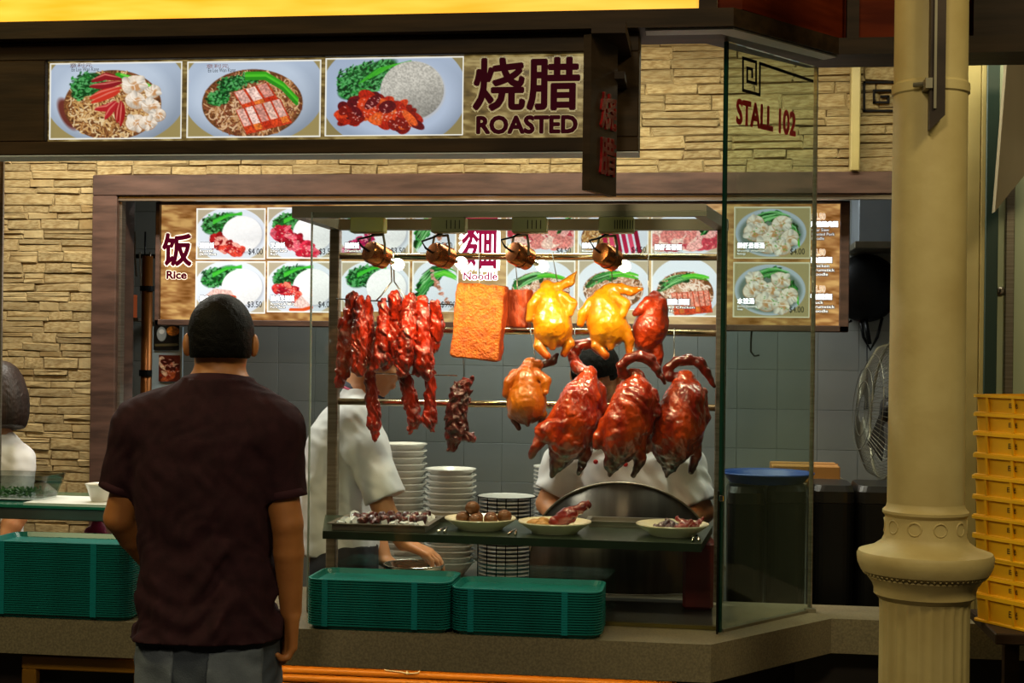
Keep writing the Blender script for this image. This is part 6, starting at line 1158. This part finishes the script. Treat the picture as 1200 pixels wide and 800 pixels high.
c2_, R, _ = person('cook in a white jacket with red buttons behind the roast ducks', (M2(736, 700).x, Y2, 0), J, rows2(.016), skin_l, .006, hands=[(J['wrl'], (-.4, -.5, -.5), (0, .3, -1), (-.9, 0, .1), (.3, .5, .4)), (J['wrr'], (.4, -.5, -.5), (0, .3, -1), (.9, 0, .1), (.3, .5, .4))], fwd=(0, -1, 0))
hair(c2_, J['head'], R, 1.0, hair_m, nape=-.06, front=.045, top=.03, grow=.012)
lo = V3((M2(600, 600).x, Y2 - .26, M2(736, 742).z)); hi = V3((M2(865, 600).x, Y2 + .25, M2(736, 490).z))
jk, _f = garment(c2_, 'white_jacket', chef_w, .0055, lo, hi, rows2(0), [([M2(785, 532), M2(800, 545), M2(818, 592, -.02)], [.072, .078, .074]), ([M2(680, 530), M2(663, 542), M2(645, 580, -.02)], [.072, .076, .068])], hem=M2(736, 730).z, shoulders=[(M2(738, 510), M2(790, 532), .05, .068), (M2(712, 510), M2(674, 530), .05, .068)], wob=[(.004, .08, 41, (1, 1, .6))])
for (x, y) in ((698, 541), (733, 544), (699, 580), (734, 582), (700, 620), (735, 622)):
    p = M2(x, y, -.128); MB().lathe([(.0085, 0), (.0085, .005), (.006, .008), (0, .0085)], p + Vector((0, .005, 0)), 14, axis=(0, -1, 0)).build('button', red_b, jk, True)
F = Field(V3((M2(650, 700).x, Y2 - .2, .05)), V3((M2(825, 700).x, Y2 + .2, M2(736, 715).z)), .0065); F.loft([(M2(736, y).z, M2(736, y).x, Y2, 58 / s2, .125) for y in (790, 760, 716)], .03)
for a in 'lr': F.chain([J['hip' + a], J['kn' + a], J['an' + a]], [.1, .08, .07], .04)
F.clip((0, 0, .075), (0, 0, -1)); F.build('trousers', dark_cloth, c2_)
for a in 'lr':
    an = V3(J['an' + a]); F = Field(an - V3((.1, .26, .095)), an + V3((.1, .15, .06)), .006); F.cap(an + (0, .05, -.04), an + (0, -.16, -.052), .048, .036, .03); F.clip((0, 0, .001), (0, 0, -1)); F.build('shoe', shoe_m, c2_)
# ---------------------------------------------------------------- person at the end of the counter
Y3 = 4.95; M3 = lambda px, py, dy=0.: P(px + 6, py, Y3 + dy); s3 = SCL(-20, Y3)
J = dict(head=M3(-6, 462), look=(-.5, .8, -.2), neck=M3(-18, 505), shl=M3(-75, 540), shr=M3(12, 538), ell=M3(-88, 610, -.03), elr=M3(14, 605, -.05), wrl=M3(-60, 640, -.1), wrr=M3(-8, 640, -.12),
         hipl=M3(-50, 690), hipr=M3(0, 690), knl=(M3(-50, 690).x, Y3, .44), knr=(M3(0, 690).x, Y3, .44), anl=(M3(-50, 690).x, Y3, .085), anr=(M3(0, 690).x, Y3, .085))
R3 = [(730, -25, 46, .12), (690, -25, 48, .12), (640, -26, 46, .11), (600, -27, 48, .11), (560, -28, 50, .11), (535, -27, 46, .10), (522, -25, 36, .085), (512, -22, 24, .065), (502, -19, 17, .058)]
rows3 = lambda i: [(M3(c, y).z, M3(c, y).x, Y3, h / s3 - i, r - i) for y, c, h, r in R3]
p3, R, _ = person('person with dark bobbed hair in a white uniform at the end of the counter', (M3(-25, 690).x, Y3, 0), J, rows3(.016), skin_l, .006, .95, hands=[(J['wrl'], (.3, -.5, -.5), (0, .3, -1), (.9, 0, .1), (.3, .5, .4)), (J['wrr'], (-.3, -.5, -.5), (0, .3, -1), (-.9, 0, .1), (.3, .5, .4))], fwd=(0, -1, 0))
hair(p3, J['head'], R, 1.0, hair_b, nape=-.13, front=.03, top=.055, grow=.010, long=.06)
lo = V3((M3(-130, 600).x, Y3 - .25, M3(-25, 732).z)); hi = V3((M3(60, 600).x, Y3 + .25, M3(-25, 494).z))
garment(p3, 'white_uniform', chef_w, .0055, lo, hi, rows3(0), [([M3(-70, 534), M3(-78, 545), M3(-86, 598, -.02)], [.06, .064, .06]), ([M3(4, 532), M3(12, 543), M3(14, 594, -.035)], [.06, .064, .06])], hem=M3(-25, 728).z, shoulders=[(M3(-34, 514), M3(-70, 534), .045, .056), (M3(-8, 514), M3(8, 534), .045, .056)], wob=[(.003, .08, 51, (1, 1, .6))])
F = Field(V3((M3(-100, 700).x, Y3 - .2, .05)), V3((M3(50, 700).x, Y3 + .2, M3(-25, 720).z)), .0065); F.loft([(M3(-25, y).z, M3(-25, y).x, Y3, 44 / s3, .115) for y in (780, 750, 722)], .03)
for a in 'lr': F.chain([J['hip' + a], J['kn' + a], J['an' + a]], [.09, .075, .065], .04)
F.clip((0, 0, .075), (0, 0, -1)); F.build('trousers', dark_cloth, p3)
for a in 'lr':
    an = V3(J['an' + a]); F = Field(an - V3((.1, .26, .095)), an + V3((.1, .15, .06)), .006); F.cap(an + (0, .05, -.04), an + (0, -.15, -.052), .045, .034, .03); F.clip((0, 0, .001), (0, 0, -1)); F.build('shoe', shoe_m, p3)
